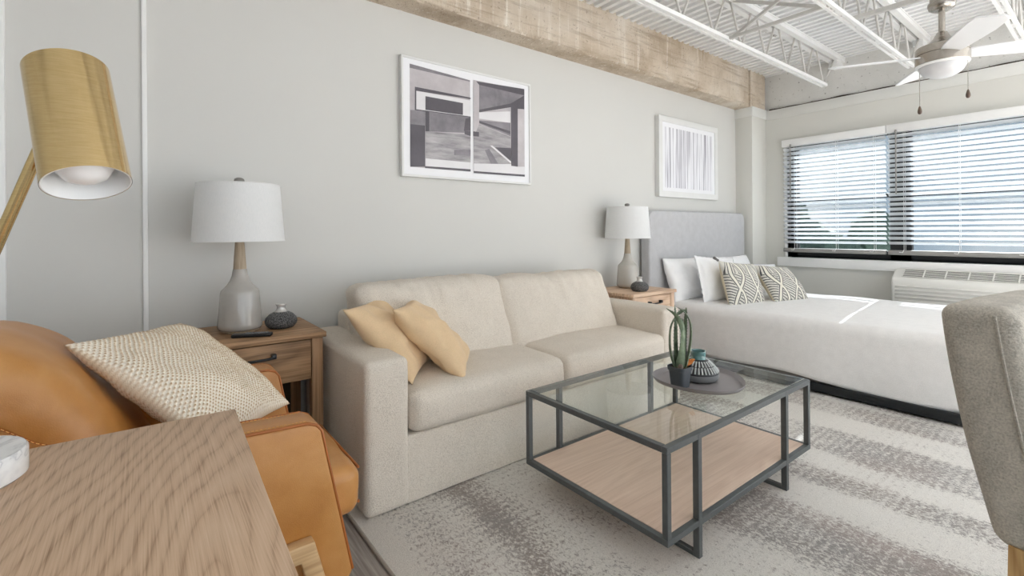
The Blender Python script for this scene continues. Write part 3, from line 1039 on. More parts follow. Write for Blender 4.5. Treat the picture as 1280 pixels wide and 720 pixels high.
for x in (1.445, 2.105):
    bm = BM()
    tb(bm, x, x + s, ty0 - .001, ty0 + s + .001, RZ, tzt - .003); tb(bm, x, x + s, ty1 - s - .001, ty1 + .001, RZ, tzt - .003)
    tb(bm, x + .0005, x + s - .0005, ty0 + s, ty1 - s, RZ, RZ + .016)
    finish('leg', bm, M['gunmetal'], ct)
bm = BM(); tb(bm, tx0 + s * .75, tx1 - s * .75, ty0 + s * .75, ty1 - s * .75, tzt + .0002, tzt + .006)
gl = finish('glass_top', bm, M['glass'], ct)
gl['label'] = 'clear glass table top'
bm = BM(); tb(bm, tx0 + s, tx1 - s, ty0 + s, ty1 - s, tzb + .003, tzb + s + .001)
sh = finish('shelf', bm, M['shelf'], ct)
sh['label'] = 'pinkish wooden lower shelf'

# tray, aloe, vase
GZ = tzt + .0062
def tray_outline(rad, ph):
    return rad * (1 + .045 * math.cos(3 * (ph - 2.3)) + .015 * math.cos(2 * ph))
tcx, tcy = 1.925, 1.155
tray = BM()
rings = []
for (f, z) in ((.02, 0.0), (.86, 0.0), (.95, .004), (1.0, .021), (1.015, .0225), (1.012, .016), (.97, .0055), (.86, .004), (.02, .004)):
    rings.append([tray.verts.new((f * tray_outline(.187, 2 * PI * k / 72) * math.cos(2 * PI * k / 72), f * tray_outline(.187, 2 * PI * k / 72) * math.sin(2 * PI * k / 72), z)) for k in range(72)])
rings = rings[:5][:4] + rings[4:]
for a, b in zip(rings, rings[1:]):
    for k in range(72):
        tray.faces.new((a[k], a[(k + 1) % 72], b[(k + 1) % 72], b[k]))
tray.faces.new(rings[0][::-1]); tray.faces.new(rings[-1])
o = finish('serving_tray', tray, M['traygrey'], loc=(tcx, tcy, GZ), smooth=50)
tag(o, 'rounded grey tray with low rim on the glass table', 'tray')
TZ = GZ + .0042

al = thing('potted_aloe', 'potted aloe with upright curling leaves in a charcoal pot on the tray', 'plant', (1.795, 1.165, TZ))
bm = BM()
def rsq(r, z, n=40):
    out = []
    for k in range(n):
        a = 2 * PI * k / n
        e = (abs(math.cos(a)) ** 5 + abs(math.sin(a)) ** 5) ** (-1 / 5)
        out.append((r * e * math.cos(a), r * e * math.sin(a), z))
    return out
rs = [rsq(.030, 0), rsq(.0375, .070), rsq(.0415, .072), rsq(.0425, .088), rsq(.039, .088), rsq(.037, .076), rsq(.004, .076)]
vr = [[bm.verts.new(p) for p in r] for r in rs]
for a, b in zip(vr, vr[1:]):
    for k in range(40): bm.faces.new((a[k], a[(k + 1) % 40], b[(k + 1) % 40], b[k]))
bm.faces.new(vr[0][::-1]); bm.faces.new(vr[-1])
finish('pot', bm, M['potgrey'], al)
bm = BM(); 
vr = [[bm.verts.new((r * math.cos(2 * PI * k / 24), r * math.sin(2 * PI * k / 24), z + .004 * noise.noise(Vector((k * 1.7, r * 90, 0))))) for k in range(24)] for r, z in ((.039, .078), (.026, .084), (.012, .086), (.002, .087))]
for a, b in zip(vr, vr[1:]):
    for k in range(24): bm.faces.new((a[k], a[(k + 1) % 24], b[(k + 1) % 24], b[k]))
bm.faces.new(vr[-1])
finish('soil', bm, M['soil'], al)
def leaf(pts, w0, seed):
    b = BM(); n = 22
    P = [Vector(p) for p in pts]
    def bez(t):
        # Catmull-Rom through the points
        m = len(P) - 1; f = t * m; i = min(int(f), m - 1); u = f - i
        p0, p1, p2, p3 = P[max(i - 1, 0)], P[i], P[i + 1], P[min(i + 2, m)]
        return .5 * ((2 * p1) + (p2 - p0) * u + (2 * p0 - 5 * p1 + 4 * p2 - p3) * u * u + (3 * p1 - p0 - 3 * p2 + p3) * u ** 3)
    rings = []
    for i in range(n + 1):
        t = i / n
        c = bez(t); d = (bez(min(1, t + .02)) - bez(max(0, t - .02))).normalized()
        out = Vector((c.x, c.y, 0)); out = out.normalized() if out.length > .004 else Vector((P[1].x + .001, P[1].y, 0)).normalized()
        sd = d.cross(out).normalized(); up = sd.cross(d).normalized()
        w = 1.35 * w0 * (1 - t) ** .6 * (1.0 if t > .08 else .85) + .0008
        rings.append((c, sd, up, [b.verts.new(c + sd * (w * x) + up * (w * y)) for x, y in ((-1, .12), (-.55, -.12), (0, -.22), (.55, -.12), (1, .12), (.6, .38), (0, .5), (-.6, .38))], w))
    for a, c in zip(rings, rings[1:]):
        for k in range(8): b.faces.new((a[3][k], a[3][(k + 1) % 8], c[3][(k + 1) % 8], c[3][k]))
    b.faces.new(rings[0][3][::-1]); b.faces.new(rings[-1][3])
    lf = finish('leaf', b, M['aloe'], al, smooth=60)
    b = BM()
    for (c, sd, up, _, w) in rings[2:-3]:
        for sg in (-1, 1):
            e = c + sd * (sg * w * .98) + up * (w * .12)
            tube(b, [e - sd * sg * .001, e + sd * sg * .0035 + Vector((0, 0, .002))], [.0014, .0003], 5)
    finish('spines', b, M['spine'], lf, smooth=0)
# directions: camera's right is about (.79,-.61), away is (.61,.79)
def R_(a, b, z):
    a, b = a * 1.2, b * 1.15
    return (a * .79 + b * .61, a * -.61 + b * .79, z)
leaf([R_(-.012, .004, .075), R_(-.030, .006, .15), R_(-.028, .006, .25), R_(.00, .004, .31), R_(.024, .0, .325)], .0125, 1)
leaf([R_(-.004, -.008, .075), R_(.004, -.012, .16), R_(.006, -.014, .24), R_(-.014, -.014, .30), R_(-.052, -.014, .335)], .0145, 2)
leaf([R_(.014, -.004, .075), R_(.030, -.006, .16), R_(.036, -.006, .25), R_(.022, -.004, .305), R_(-.006, .0, .335)], .0135, 3)
leaf([R_(.012, .012, .075), R_(.020, .020, .17), R_(.028, .024, .26), R_(.032, .024, .33)], .0115, 4)
leaf([R_(-.006, .012, .075), R_(-.008, .016, .18), R_(-.008, .016, .28), R_(-.012, .014, .345)], .011, 5)
leaf([R_(.004, .002, .075), R_(.008, .004, .15), R_(.012, .008, .22), R_(.014, .010, .285)], .010, 6)
bm = BM(); bmesh.ops.create_icosphere(bm, subdivisions=3, radius=.011, matrix=Matrix.Translation(R_(-.008, -.03, .088)) @ Matrix.Diagonal((1, 1, 1.5, 1)))
finish('dried_bud', bm, M['knob'], al, smooth=180)
bm = BM()
for a, b2, z in ((.040, .0, .1), (.034, .012, .095)):
    vs = [bm.verts.new(R_(a + dx, b2 + dy, z + dz)) for dx, dy, dz in ((-.014, 0, -.016), (.006, .006, -.006), (.014, .002, .012), (.0, -.004, .016), (-.01, -.002, .004))]
    f = bm.faces.new(vs)
    ext = bmesh.ops.extrude_face_region(bm, geom=[f])
    for v in ext['geom']:
        if isinstance(v, bmesh.types.BMVert): v.co += Vector((.0025, .001, .001))
finish('dried_leaf', bm, M['orange'], al, smooth=0)

vs_ = thing('ridged_vase', 'small squat vase with teal neck and ribbed black and white shoulder, on the tray', 'vase', (1.945, 1.170, TZ))
vs_.scale = (1.18, 1.18, 1.0)
bm = BM(); lathe(bm, [(.052, 0), (.062, .003), (.070, .012), (.0725, .024), (.0715, .034)], 64); 
finish('foot', bm, M['greyglaze'], vs_)
bm = BM(); lathe(bm, [(.0705, .032), (.0715, .037), (.070, .041), (.0575, .062), (.044, .080), (.031, .090), (.026, .093)], 64, mi=0)
sh_ = finish('shoulder', bm, M['darkglaze'], vs_, smooth=180)
def ridges(r0, z0, r1, z1, n, half, rad):
    b = BM()
    for k in range(n):
        a = 2 * PI * (k + half) / n
        tube(b, [(r0 * math.cos(a), r0 * math.sin(a), z0), ((r0 + r1) / 2 * 1.012 * math.cos(a), (r0 + r1) / 2 * 1.012 * math.sin(a), (z0 + z1) / 2), (r1 * math.cos(a), r1 * math.sin(a), z1)], rad, 6)
    return b
finish('lower_ribs', ridges(.0705, .043, .0555, .0655, 34, 0, .0030), M['paleglaze'], sh_)
finish('upper_ribs', ridges(.0535, .068, .036, .087, 26, .5, .0026), M['paleglaze'], sh_)
bm = BM(); lathe(bm, [(.028, .090), (.0262, .096), (.0258, .116), (.028, .124), (.0275, .127), (.024, .126), (.022, .118), (.022, .098)], 48)
nk = finish('neck', bm, M['tealglaze'], vs_)
bm = BM(); lathe(bm, [(.0222, .112), (.002, .1125)], 32); finish('opening', bm, M['darkglaze'], nk)

# ------------------------------------------------------------------ bed
BX0, BX1 = 3.575, 5.085
bcx = (BX0 + BX1) / 2
bed = thing('bed', 'double bed with tall grey upholstered headboard against the back wall', 'bed', (bcx, 1.50, RZ))
def bl_(x, y, z): return (x - bcx, y - 1.50, z - RZ)
bm = BM()
# panel with rounded upper corners, front face at y 2.53
def rr_outline(x0, x1, z0, z1, r, n=8):
    p = [(x0, z0), (x1, z0)]
    for k in range(n + 1):
        a = PI / 2 * k / n
        p.append((x1 - r + r * math.cos(a), z1 - r + r * math.sin(a)))
    for k in range(n + 1):
        a = PI / 2 + PI / 2 * k / n
        p.append((x0 + r + r * math.cos(a), z1 - r + r * math.sin(a)))
    return p
prism(bm, [(x - bcx, z - RZ) for x, z in rr_outline(3.462, 5.142, .10, 1.275, .075)], 2.535 - 1.50, 2.63 - 1.50, 'y', .018, 4)
finish('headboard', bm, M['headboard'], bed, smooth=50)
for x in (3.50, 5.05):
    bm = BM(); box(bm, x - bcx, x + .05 - bcx, 2.56 - 1.5, 2.61 - 1.5, 0, .12)
    finish('headboard_leg', bm, M['bedmetal'], bed)
for nm, (x0, x1, y0, y1) in (('side_rail', (3.520, 3.548, .46, 2.52)), ('side_rail', (5.10, 5.128, .46, 2.52)), ('foot_rail', (3.52, 5.128, .44, .468))):
    bm = BM(); box(bm, x0 - bcx, x1 - bcx, y0 - 1.5, y1 - 1.5, .012, .066, .003)
    finish(nm, bm, M['bedmetal'], bed)
for x in (3.56, 5.05):
    for y in (.52, 1.5, 2.4):
        bm = BM(); box(bm, x - bcx, x + .04 - bcx, y - 1.5, y + .04 - 1.5, 0, .06, .003)
        finish('leg', bm, M['bedmetal'], bed)
bm = BM(); soft_box(bm, (1.53, 2.03, .20), .02, (10, 12, 3), off=bl_(bcx, 1.505, .168))
finish('box_spring', bm, M['boxspring'], bed, smooth=180)
bm = BM(); soft_box(bm, (1.51, 2.03, .20), .05, (10, 12, 3), off=bl_(bcx, 1.505, .365))
finish('mattress', bm, M['sheet'], bed, smooth=180)
# bedspread: a draped shell over the mattress
bm = BM()
prof = []
def P_(x, z): prof.append((x, z))
hem = .095
for k in range(14): P_(BX0 - .030 + .012 * k / 13, hem + (.40 - hem) * k / 13)
for k in range(1, 8):
    a = PI - PI / 2 * k / 7
    P_(BX0 + .057 + .075 * math.cos(a), .408 + .075 * math.sin(a))
for k in range(1, 20): P_(BX0 + .057 + (BX1 - BX0 - .114) * k / 20, .483 + .006 * math.sin(PI * k / 20))
for k in range(0, 8):
    a = PI / 2 - PI / 2 * k / 7
    P_(BX1 - .057 + .075 * math.cos(a), .408 + .075 * math.sin(a))
for k in range(14): P_(BX1 + .018 + .012 * k / 13, .40 - (.40 - hem) * k / 13)
ny = 64
rows = []
y_head, y_foot = 2.50, .455
for j in range(ny + 1):
    t = j / ny
    y = y_head + (y_foot - y_head) * t
    row = []
    for i, (x, z) in enumerate(prof):
        side = max(0, (.42 - z) / .3)
        sg = -1 if x < bcx else 1
        fold = .010 * math.sin(y * 5.0 + 1.2 + .7 * math.sin(y * 2.1)) + .006 * math.sin(y * 11.0) + .012 * noise.noise(Vector((y * 3, z * 5, sg)))
        zz = z + .006 * noise.noise(Vector((x * 3, y * 3, 4))) * (1 - side)
        if z < .25: zz += .03 * noise.noise(Vector((y * 1.7, 0, sg))) * side - .035 * (t - .4) * side
        row.append(Vector((x + sg * fold * side, y, zz)))
    rows.append(row)
# foot drape: fold the last rows down
def vz(p): return bm.verts.new(p)
V = [[vz(p) for p in r] for r in rows]
for a, b in zip(V, V[1:]):
    for k in range(len(prof) - 1): bm.faces.new((a[k], a[k + 1], b[k + 1], b[k]))
last = V[-1]
for q in range(1, 8):
    new = []
    for k, (x, z) in enumerate(prof):
        zt = rows[-1][k].z
        nz_ = zt + (min(zt, .11) - zt) * q / 7
        new.append(vz(Vector((rows[-1][k].x, y_foot - .02 * math.sin(PI * q / 14), nz_))))
    for k in range(len(prof) - 1): bm.faces.new((last[k], last[k + 1], new[k + 1], new[k]))
    last = new
o = finish('bedspread', bm, M['bedspread'], smooth=180)
sm = o.modifiers.new('thick', 'SOLIDIFY'); sm.thickness = .006; sm.offset = 1.0
tag(o, 'white waffle cotton bedspread draped over the bed to near the floor', 'bedspread')

# pillows on the bed
G1, G2 = 'white bed pillows', 'black and cream printed pillows'
scatter_pillow('bed_pillow', M['whitepillow'], (3.575, 2.50, .84), (4.20, 2.50, .83), (3.63, 2.38, .488), .17, 'white pillow leaning on the headboard at the bedside table end', 'pillow', G1, w=.64, h=.40, amp=.014, seed=1.0, pinch=.05, n=44)
scatter_pillow('bed_pillow', M['whitepillow'], (4.47, 2.50, .82), (5.06, 2.49, .82), (4.47, 2.38, .488), .17, 'white pillow leaning on the headboard at the window end', 'pillow', G1, w=.62, h=.38, amp=.014, seed=5.0, pinch=.05, n=44)
scatter_pillow('bed_pillow', M['whitepillow'], (3.62, 2.27, .86), (4.22, 2.24, .82), (3.79, 2.17, .50), .16, 'white pillow with a flat stitched border, in front of the bedside end pillow', 'pillow', G1, w=.60, h=.42, amp=.012, seed=12.0, pinch=.04, flange=.09, n=44)
scatter_pillow('bed_pillow', M['whitepillow'], (4.50, 2.26, .75), (5.08, 2.20, .72), (4.50, 2.10, .50), .16, 'white pillow behind the printed pillow nearest the window', 'pillow', G1, w=.60, h=.36, amp=.012, seed=15.0, pinch=.04, flange=.09, n=44)
def printed(tl, tr, bl, label, sd, w, h, corners):
    o = scatter_pillow('printed_pillow', [M['geo'], M['cream']], tl, tr, bl, .17, label, 'pillow', G2, w=w, h=h, amp=.010, seed=sd, pinch=.06, split=True, n=44)
    for (sx, sy) in corners:
        b = BM()
        c = Vector((sx * w / 2, sy * h / 2, 0)); dd = Vector((sx, sy * .5, 0)).normalized()
        bmesh.ops.create_icosphere(b, subdivisions=2, radius=.011, matrix=Matrix.Translation(c + dd * .006))
        for q in range(18):
            a = 2 * PI * q / 18; rr = .004 + .011 * random.random()
            s_, u_ = frame_of(dd)
            e = c + dd * (.05 + .008 * random.random()) + (s_ * math.cos(a) + u_ * math.sin(a)) * rr
            tube(b, [c + dd * .008 + (s_ * math.cos(a) + u_ * math.sin(a)) * .006, e], .0022, 5)
        finish('tassel', b, M['tassel'], o)
    return o
printed((3.70, 2.10, .81), (4.16, 2.02, .765), (3.83, 1.97, .50), 'black and cream printed pillow with tassels, nearer the bedside table', 2.0, .46, .40, ((-1, 1), (-1, -1), (1, -1)))
printed((4.17, 2.02, .77), (4.60, 1.93, .735), (4.25, 1.80, .50), 'black and cream printed pillow with tassels, nearer the window', 8.0, .46, .38, ((-1, -1), (1, -1)))

# ------------------------------------------------------------------ nightstands
def nightstand(x0, x1, yf, yb, zt, wm, wz, label, z0):
    cx = (x0 + x1) / 2
    r = thing('nightstand', label, 'nightstand', (cx, (yf + yb) / 2, z0), group='wooden bedside tables with one drawer')
    h = (x1 - x0) / 2; dpt = (yb - yf) / 2; T = zt - z0
    bm = BM(); box(bm, -h, h, -dpt, dpt, T - .024, T, .003); finish('top', bm, wm, r)
    hi, di = h - .012, dpt - .014
    for sx in (-1, 1):
        for sy in (-1, 1):
            bm = BM(); xa = sx * hi; ya = sy * di
            box(bm, min(xa, xa - sx * .046), max(xa, xa - sx * .046), min(ya, ya - sy * .046), max(ya, ya - sy * .046), 0, T - .024, .002)
            finish('leg', bm, wz, r)
    zd = T - .205
    bm = BM()
    for sx in (-1, 1):
        xa = sx * (hi - .006)
        box(bm, min(xa, xa - sx * .014), max(xa, xa - sx * .014), -di + .046, di - .046, zd, T - .024)
    box(bm, -hi + .046, hi - .046, di - .03, di - .014, zd, T - .024)
    box(bm, -hi + .01, hi - .01, -di + .05, di - .02, zd, zd + .014)
    finish('case', bm, wm, r)
    bm = BM(); box(bm, -hi + .01, hi - .01, -di + .06, di - .03, .12, .14, .002); 
    finish('lower_shelf', bm, wm, r)
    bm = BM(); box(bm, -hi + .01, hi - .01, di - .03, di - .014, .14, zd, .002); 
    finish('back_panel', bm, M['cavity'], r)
    bm = BM(); box(bm, -hi + .049, hi - .049, -di + .004, -di + .022, zd + .004, T - .03, .002)
    dr = finish('drawer', bm, wm, r)
    bm = BM()
    zc = (zd + T - .03) / 2 + .040
    for sx in (-1, 1): box(bm, sx * .068 - .009, sx * .068 + .009, -di - .022, -di + .005, zc - .010, zc + .010, .003)
    tube(bm, [(-.068, -di - .018, zc - .002), (-.045, -di - .024, zc - .006), (.045, -di - .024, zc - .006), (.068, -di - .018, zc - .002)], .0055, 8)
    finish('handle', bm, M['blackmetal'], dr)
    return r
nightstand(.075, .632, 2.155, 2.61, .668, M['nightwood'], M['nightwoodz'], 'dark oak nightstand with black drawer pull left of the sofa', 0)
nightstand(2.752, 3.285, 2.155, 2.60, .640, M['lightwood'], M['lightwoodz'], 'light oak nightstand with dark drawer pull between sofa and bed', RZ)

def table_lamp(x, y, z, label, gm, k=1.0):
    r = thing('table_lamp', label, 'lamp', (x, y, z), group='ceramic table lamps with white drum shades')
    bm = BM(); lathe(bm, [(.066, 0), (.074, .003), (.077, .010)], 64); finish('foot', bm, M['lampwood'], r)
    bm = BM(); lathe(bm, [(.070, .010), (.082, .013), (.0875, .022), (.0885, .036), (.0765, .172), (.0735, .182), (.068, .188), (.052, .205), (.040, .224), (.032, .245), (.0285, .268), (.027, .275)], 64)
    finish('base', bm, gm, r, smooth=50)
    bm = BM(); lathe(bm, [(.0262, .272), (.0262, .276), (.0175, .405), (.012, .408)], 40); finish('neck', bm, M['lampwood'], r)
    bm = BM()
    n = 72
    prof = [(.181, .396), (.1625, .648), (.1605, .648), (.179, .396), (.181, .396)]
    rr = lathe(bm, prof[:-1], n, close=False)
    for a, b in ((rr[3], rr[0]),):
        for q in range(n): bm.faces.new((a[q], a[(q + 1) % n], b[(q + 1) % n], b[q]))
    sh = finish('lamp_shade', bm, M['shade'], r, smooth=50)
    for z_, r_ in ((.398, .1805), (.646, .1625)):
        bm = BM()
        tube(bm, [(r_ * math.cos(2 * PI * q / 60), r_ * math.sin(2 * PI * q / 60), z_) for q in range(61)], .0022, 6)
        finish('shade_trim', bm, M['white'], sh)
    bm = BM()
    for q in range(3):
        a = 2 * PI * q / 3
        tube(bm, [(.008 * math.cos(a), .008 * math.sin(a), .640), (.161 * math.cos(a), .161 * math.sin(a), .640)], .0022, 6)
    tube(bm, [(0, 0, .405), (0, 0, .655)], .005, 8)
    finish('harp', bm, M['nickel'], r)
    bm = BM(); bmesh.ops.create_uvsphere(bm, u_segments=20, v_segments=14, radius=.03, matrix=Matrix.Translation((0, 0, .52)) @ Matrix.Diagonal((1, 1, 1.25, 1)))
    finish('bulb', bm, M['bulbglass'], r, smooth=180)
    bm = BM(); lathe(bm, [(.008, .648), (.010, .654), (.017, .657), (.021, .665), (.019, .673), (.010, .678), (.001, .679)], 24)
    finish('finial', bm, M['finial'], r, smooth=180)
    return r
table_lamp(.335, 2.405, .668, 'grey ceramic bottle lamp with white shade on the dark nightstand left of the sofa', M['glaze'])
table_lamp(3.085, 2.47, .640, 'putty ceramic bottle lamp with white shade on the light nightstand beside the bed', M['glaze2'])

def bud_vase(x, y, z, label, s=1.0):
    r = thing('bud_vase', label, 'vase', (x, y, z), group='charcoal textured bud vases')
    bm = BM(); lathe(bm, [(q * s, h * s) for q, h in ((.040, 0), (.052, .003), (.064, .016), (.068, .030), (.064, .046), (.050, .062), (.030, .073), (.024, .076))], 48)
    finish('body', bm, M['speckle'], r, smooth=180)
    bm = BM(); lathe(bm, [(q * s, h * s) for q, h in ((.029, .0735), (.021, .080), (.0175, .090), (.0185, .099), (.0235, .106), (.0225, .109), (.017, .106), (.014, .092))], 40)
    nk = finish('neck', bm, M['silverneck'], r, smooth=60)
    bm = BM(); lathe(bm, [(.0148 * s, .096 * s), (.001, .0962 * s)], 24); finish('opening', bm, M['darkglaze'], nk)
    return r
bud_vase(.495, 2.375, .668, 'squat charcoal bud vase with pale neck on the dark nightstand left of the sofa')
bud_vase(2.965, 2.262, .640, 'squat charcoal bud vase with pale neck on the light nightstand beside the bed', 1.0)

rm = thing('remote_control', 'black remote control lying on the dark nightstand', 'remote control', (.355, 2.238, .668), math.radians(-24))
bm = BM(); soft_box(bm, (.152, .038, .015), .006, (10, 4, 1), off=(0, 0, .008)); finish('body', bm, M['blackplastic'], rm, smooth=180)
bm = BM()
for i in range(8):
    for j in range(2):
        bmesh.ops.create_cone(bm, cap_ends=True, segments=12, radius1=.0042, radius2=.0036, depth=.003, matrix=Matrix.Translation((-.02 + .011 * i, -.008 + .016 * j, .0168)))
finish('buttons', bm, M['buttons'], rm)

# ------------------------------------------------------------------ pictures
def picture(x0, x1, z0, z1, label, fw, depth):
    r = thing('framed_picture', label, 'picture', ((x0 + x1) / 2, YB, (z0 + z1) / 2))
    h, v = (x1 - x0) / 2, (z1 - z0) / 2
    bm = BM()
    for (a, b, c, d_) in ((-h, h, v - fw, v), (-h, h, -v, -v + fw), (-h, -h + fw, -v + fw, v - fw), (h - fw, h, -v + fw, v - fw)):
        box(bm, a, b, -depth, -.001, c, d_, .0015, 1)
    finish('frame', bm, M['pictureframe'], r)
    bm = BM(); box(bm, -h + fw, h - fw, -depth + .008, -.002, -v + fw, v - fw)
    finish('mat_board', bm, M['mat'], r)
    return r, h, v, -depth + .0075
p1, h, v, yy = picture(1.207, 2.203, 1.432, 2.153, 'white framed print of concrete architecture on the wall above the sofa', .014, .032)
bm = BM()
AM = ['artpale', 'artmid', 'artdark', 'artfloor', 'artlight']
lay = [0]
def poly(pts, m):
    """pts in picture fractions (0..1 from the left, 0..1 from the top)"""
    lay[0] += 1
    q = [bm.verts.new(((-h + 2 * h * a), yy - .00012 * lay[0], v - 2 * v * b)) for a, b in pts]
    f = bm.faces.new(q); f.material_index = m
for mi_, pts_ in (
    (0, [(0.057, 0.061), (0.487, 0.089), (0.482, 0.915), (0.056, 0.918)]),
    (1, [(0.057, 0.061), (0.487, 0.089), (0.487, 0.102), (0.057, 0.096)]),
    (1, [(0.059, 0.445), (0.16, 0.433), (0.159, 0.559), (0.058, 0.564)]),
    (2, [(0.091, 0.245), (0.49, 0.245), (0.49, 0.26), (0.09, 0.277)]),
    (2, [(0.091, 0.245), (0.1, 0.246), (0.099, 0.433), (0.089, 0.432)]),
    (4, [(0.1, 0.278), (0.49, 0.272), (0.489, 0.417), (0.099, 0.437)]),
    (2, [(0.089, 0.432), (0.489, 0.417), (0.489, 0.429), (0.089, 0.441)]),
    (2, [(0.161, 0.308), (0.431, 0.308), (0.43, 0.415), (0.16, 0.424)]),
    (1, [(0.16, 0.435), (0.489, 0.425), (0.488, 0.567), (0.159, 0.607)]),
    (2, [(0.16, 0.435), (0.186, 0.433), (0.185, 0.602), (0.159, 0.607)]),
    (2, [(0.449, 0.444), (0.489, 0.425), (0.488, 0.547), (0.436, 0.556)]),
    (3, [(0.159, 0.607), (0.487, 0.582), (0.486, 0.846), (0.158, 0.839)]),
    (1, [(0.362, 0.737), (0.487, 0.72), (0.486, 0.773), (0.361, 0.783)]),
    (2, [(0.441, 0.555), (0.488, 0.551), (0.487, 0.595), (0.44, 0.584)]),
    (4, [(0.158, 0.836), (0.486, 0.834), (0.485, 0.896), (0.157, 0.902)]),
    (2, [(0.058, 0.564), (0.157, 0.559), (0.154, 0.908), (0.056, 0.918)]),
    (2, [(0.154, 0.902), (0.485, 0.896), (0.485, 0.917), (0.154, 0.919)]),
    (0, [(0.511, 0.079), (0.945, 0.066), (0.942, 0.918), (0.508, 0.918)]),
    (1, [(0.557, 0.113), (0.945, 0.074), (0.943, 0.258), (0.822, 0.246), (0.555, 0.362)]),
    (2, [(0.534, 0.086), (0.945, 0.057), (0.944, 0.12), (0.557, 0.113)]),
    (2, [(0.556, 0.342), (0.822, 0.226), (0.944, 0.12), (0.943, 0.258), (0.821, 0.263), (0.555, 0.366)]),
    (4, [(0.555, 0.366), (0.817, 0.304), (0.817, 0.414), (0.555, 0.424)]),
    (1, [(0.555, 0.439), (0.817, 0.414), (0.816, 0.543), (0.555, 0.468)]),
    (2, [(0.555, 0.445), (0.816, 0.496), (0.816, 0.524), (0.555, 0.462)]),
    (3, [(0.51, 0.601), (0.555, 0.474), (0.816, 0.549), (0.818, 0.807), (0.701, 0.83), (0.509, 0.841)]),
    (2, [(0.507, 0.548), (0.552, 0.548), (0.552, 0.589), (0.507, 0.592)]),
    (2, [(0.684, 0.669), (0.819, 0.658), (0.818, 0.786)]),
    (4, [(0.641, 0.659), (0.66, 0.656), (0.818, 0.786), (0.818, 0.807)]),
    (1, [(0.597, 0.705), (0.635, 0.691), (0.71, 0.825), (0.648, 0.832)]),
    (4, [(0.509, 0.841), (0.821, 0.812), (0.885, 0.83), (0.943, 0.824), (0.942, 0.918), (0.508, 0.909)]),
    (2, [(0.822, 0.246), (0.943, 0.258), (0.882, 0.266), (0.879, 0.831), (0.821, 0.829)]),
    (2, [(0.508, 0.909), (0.942, 0.903), (0.942, 0.922), (0.508, 0.928)]),
):
    poly(pts_, mi_)
pr = finish('print', bm, [M[a] for a in AM], p1, smooth=0)
p2, h, v, yy = picture(3.712, 4.728, 1.408, 2.155, 'white framed print of grey vertical strokes above the headboard', .055, .045)
bm = BM(); 
# ragged-edged field of strokes
n = 120
a = []; b = []
for k in range(n + 1):
    x = -h * .80 + 1.60 * h * k / n
    a.append(bm.verts.new((x, yy - .0004, v * (.74 + .02 * noise.noise(Vector((k * .9, 0, 0))))))); b.append(bm.verts.new((x, yy - .0004, -v * (.76 + .03 * noise.noise(Vector((k * .9, 5, 0)))))))
for k in range(n): bm.faces.new((a[k], b[k], b[k + 1], a[k + 1]))
finish('print', bm, M['strokes'], p2, smooth=0)

# ------------------------------------------------------------------ armchair
ax, ay = .05, 1.62
ch = thing('leather_armchair', 'cognac leather armchair with pale wooden leg frames behind the desk', 'armchair', (ax, ay, 0))
def al_(x, y, z=0): return (x - ax, y - ay, z)
arm_out = [(-.42, .20), (-.50, .80), (-.44, .835), (-.30, .77), (-.18, .668), (-.11, .632), (.34, .612), (.368, .590), (.447, .19), (.435, .165), (-.40, .165)]
for nm, y0, y1, fx, fz in (('n', 1.288, 1.392, 0, 0), ('f', 1.858, 1.965, .015, .006)):
    bm = BM(); prism(bm, [(x - ax + fx, z + (fz if z > .5 else 0)) for x, z in arm_out], y0 - ay, y1 - ay, 'y', .013, 3)
    a_ = finish('arm', bm, M['leather'], ch, smooth=50)
    for yy_ in (y0 + .004, y1 - .004):
        bm = BM(); tube(bm, [(x - ax + fx, yy_ - ay, z + (fz if z > .5 else 0)) for x, z in ((-.44, .832), (-.30, .767), (-.18, .665), (-.11, .630), (.33, .609), (.352, .600), (.364, .584), (.442, .19))], .0042, 8)
        finish('piping', bm, M['stitch'], a_)
        bm = BM()
        sp = [(-.30, .770), (-.18, .668), (-.11, .632), (.33, .609), (.364, .584), (.442, .19)]
        sp = [(x + fx, z + (fz if z > .5 else 0)) for x, z in sp]
        for (q0, q1) in zip(sp, sp[1:]):
            L_ = math.hypot(q1[0] - q0[0], q1[1] - q0[1]); nn = max(1, int(L_ / .009))
            for k in range(nn):
                f0, f1 = (k + .15) / nn, (k + .75) / nn
                sgn = 1 if yy_ < (y0 + y1) / 2 else -1
                pa = Vector((q0[0] + (q1[0] - q0[0]) * f0 - ax, yy_ + sgn * .011 - ay, q0[1] + (q1[1] - q0[1]) * f0))
                pb = Vector((q0[0] + (q1[0] - q0[0]) * f1 - ax, yy_ + sgn * .011 - ay, q0[1] + (q1[1] - q0[1]) * f1))
                dn = Vector((0, 0, .0035)) if abs(q1[0] - q0[0]) > abs(q1[1] - q0[1]) else Vector((.0036, 0, .0008))
                bar(bm, pa + dn, pb + dn, .0016, .0016)
        finish('stitching', bm, M['thread'], a_, smooth=0)
bm = BM(); soft_box(bm, (.78, .47, .13), .02, (8, 8, 3), off=al_(.04, 1.625, .225)); finish('seat_frame', bm, M['leather'], ch, smooth=180)
bm = BM(); soft_box(bm, (.72, .464, .135), .035, (14, 12, 3), puff=(.012, 0, .025), amp=.006, freq=6, seed=2, off=al_(.145, 1.625, .340)); sc_ = finish('seat_cushion', bm, M['leather'], ch, smooth=180)
for zz_ in (.392, .288):
    bm = BM()
    tube(bm, [al_(.508, 1.625 - .20 + .4 * k / 12, zz_) for k in range(13)], .004, 8); finish('piping', bm, M['stitch'], sc_)
def lean2(w):
    w = w.copy(); k = (w.z + .24) / .48
    w.x -= .26 * k
    return w
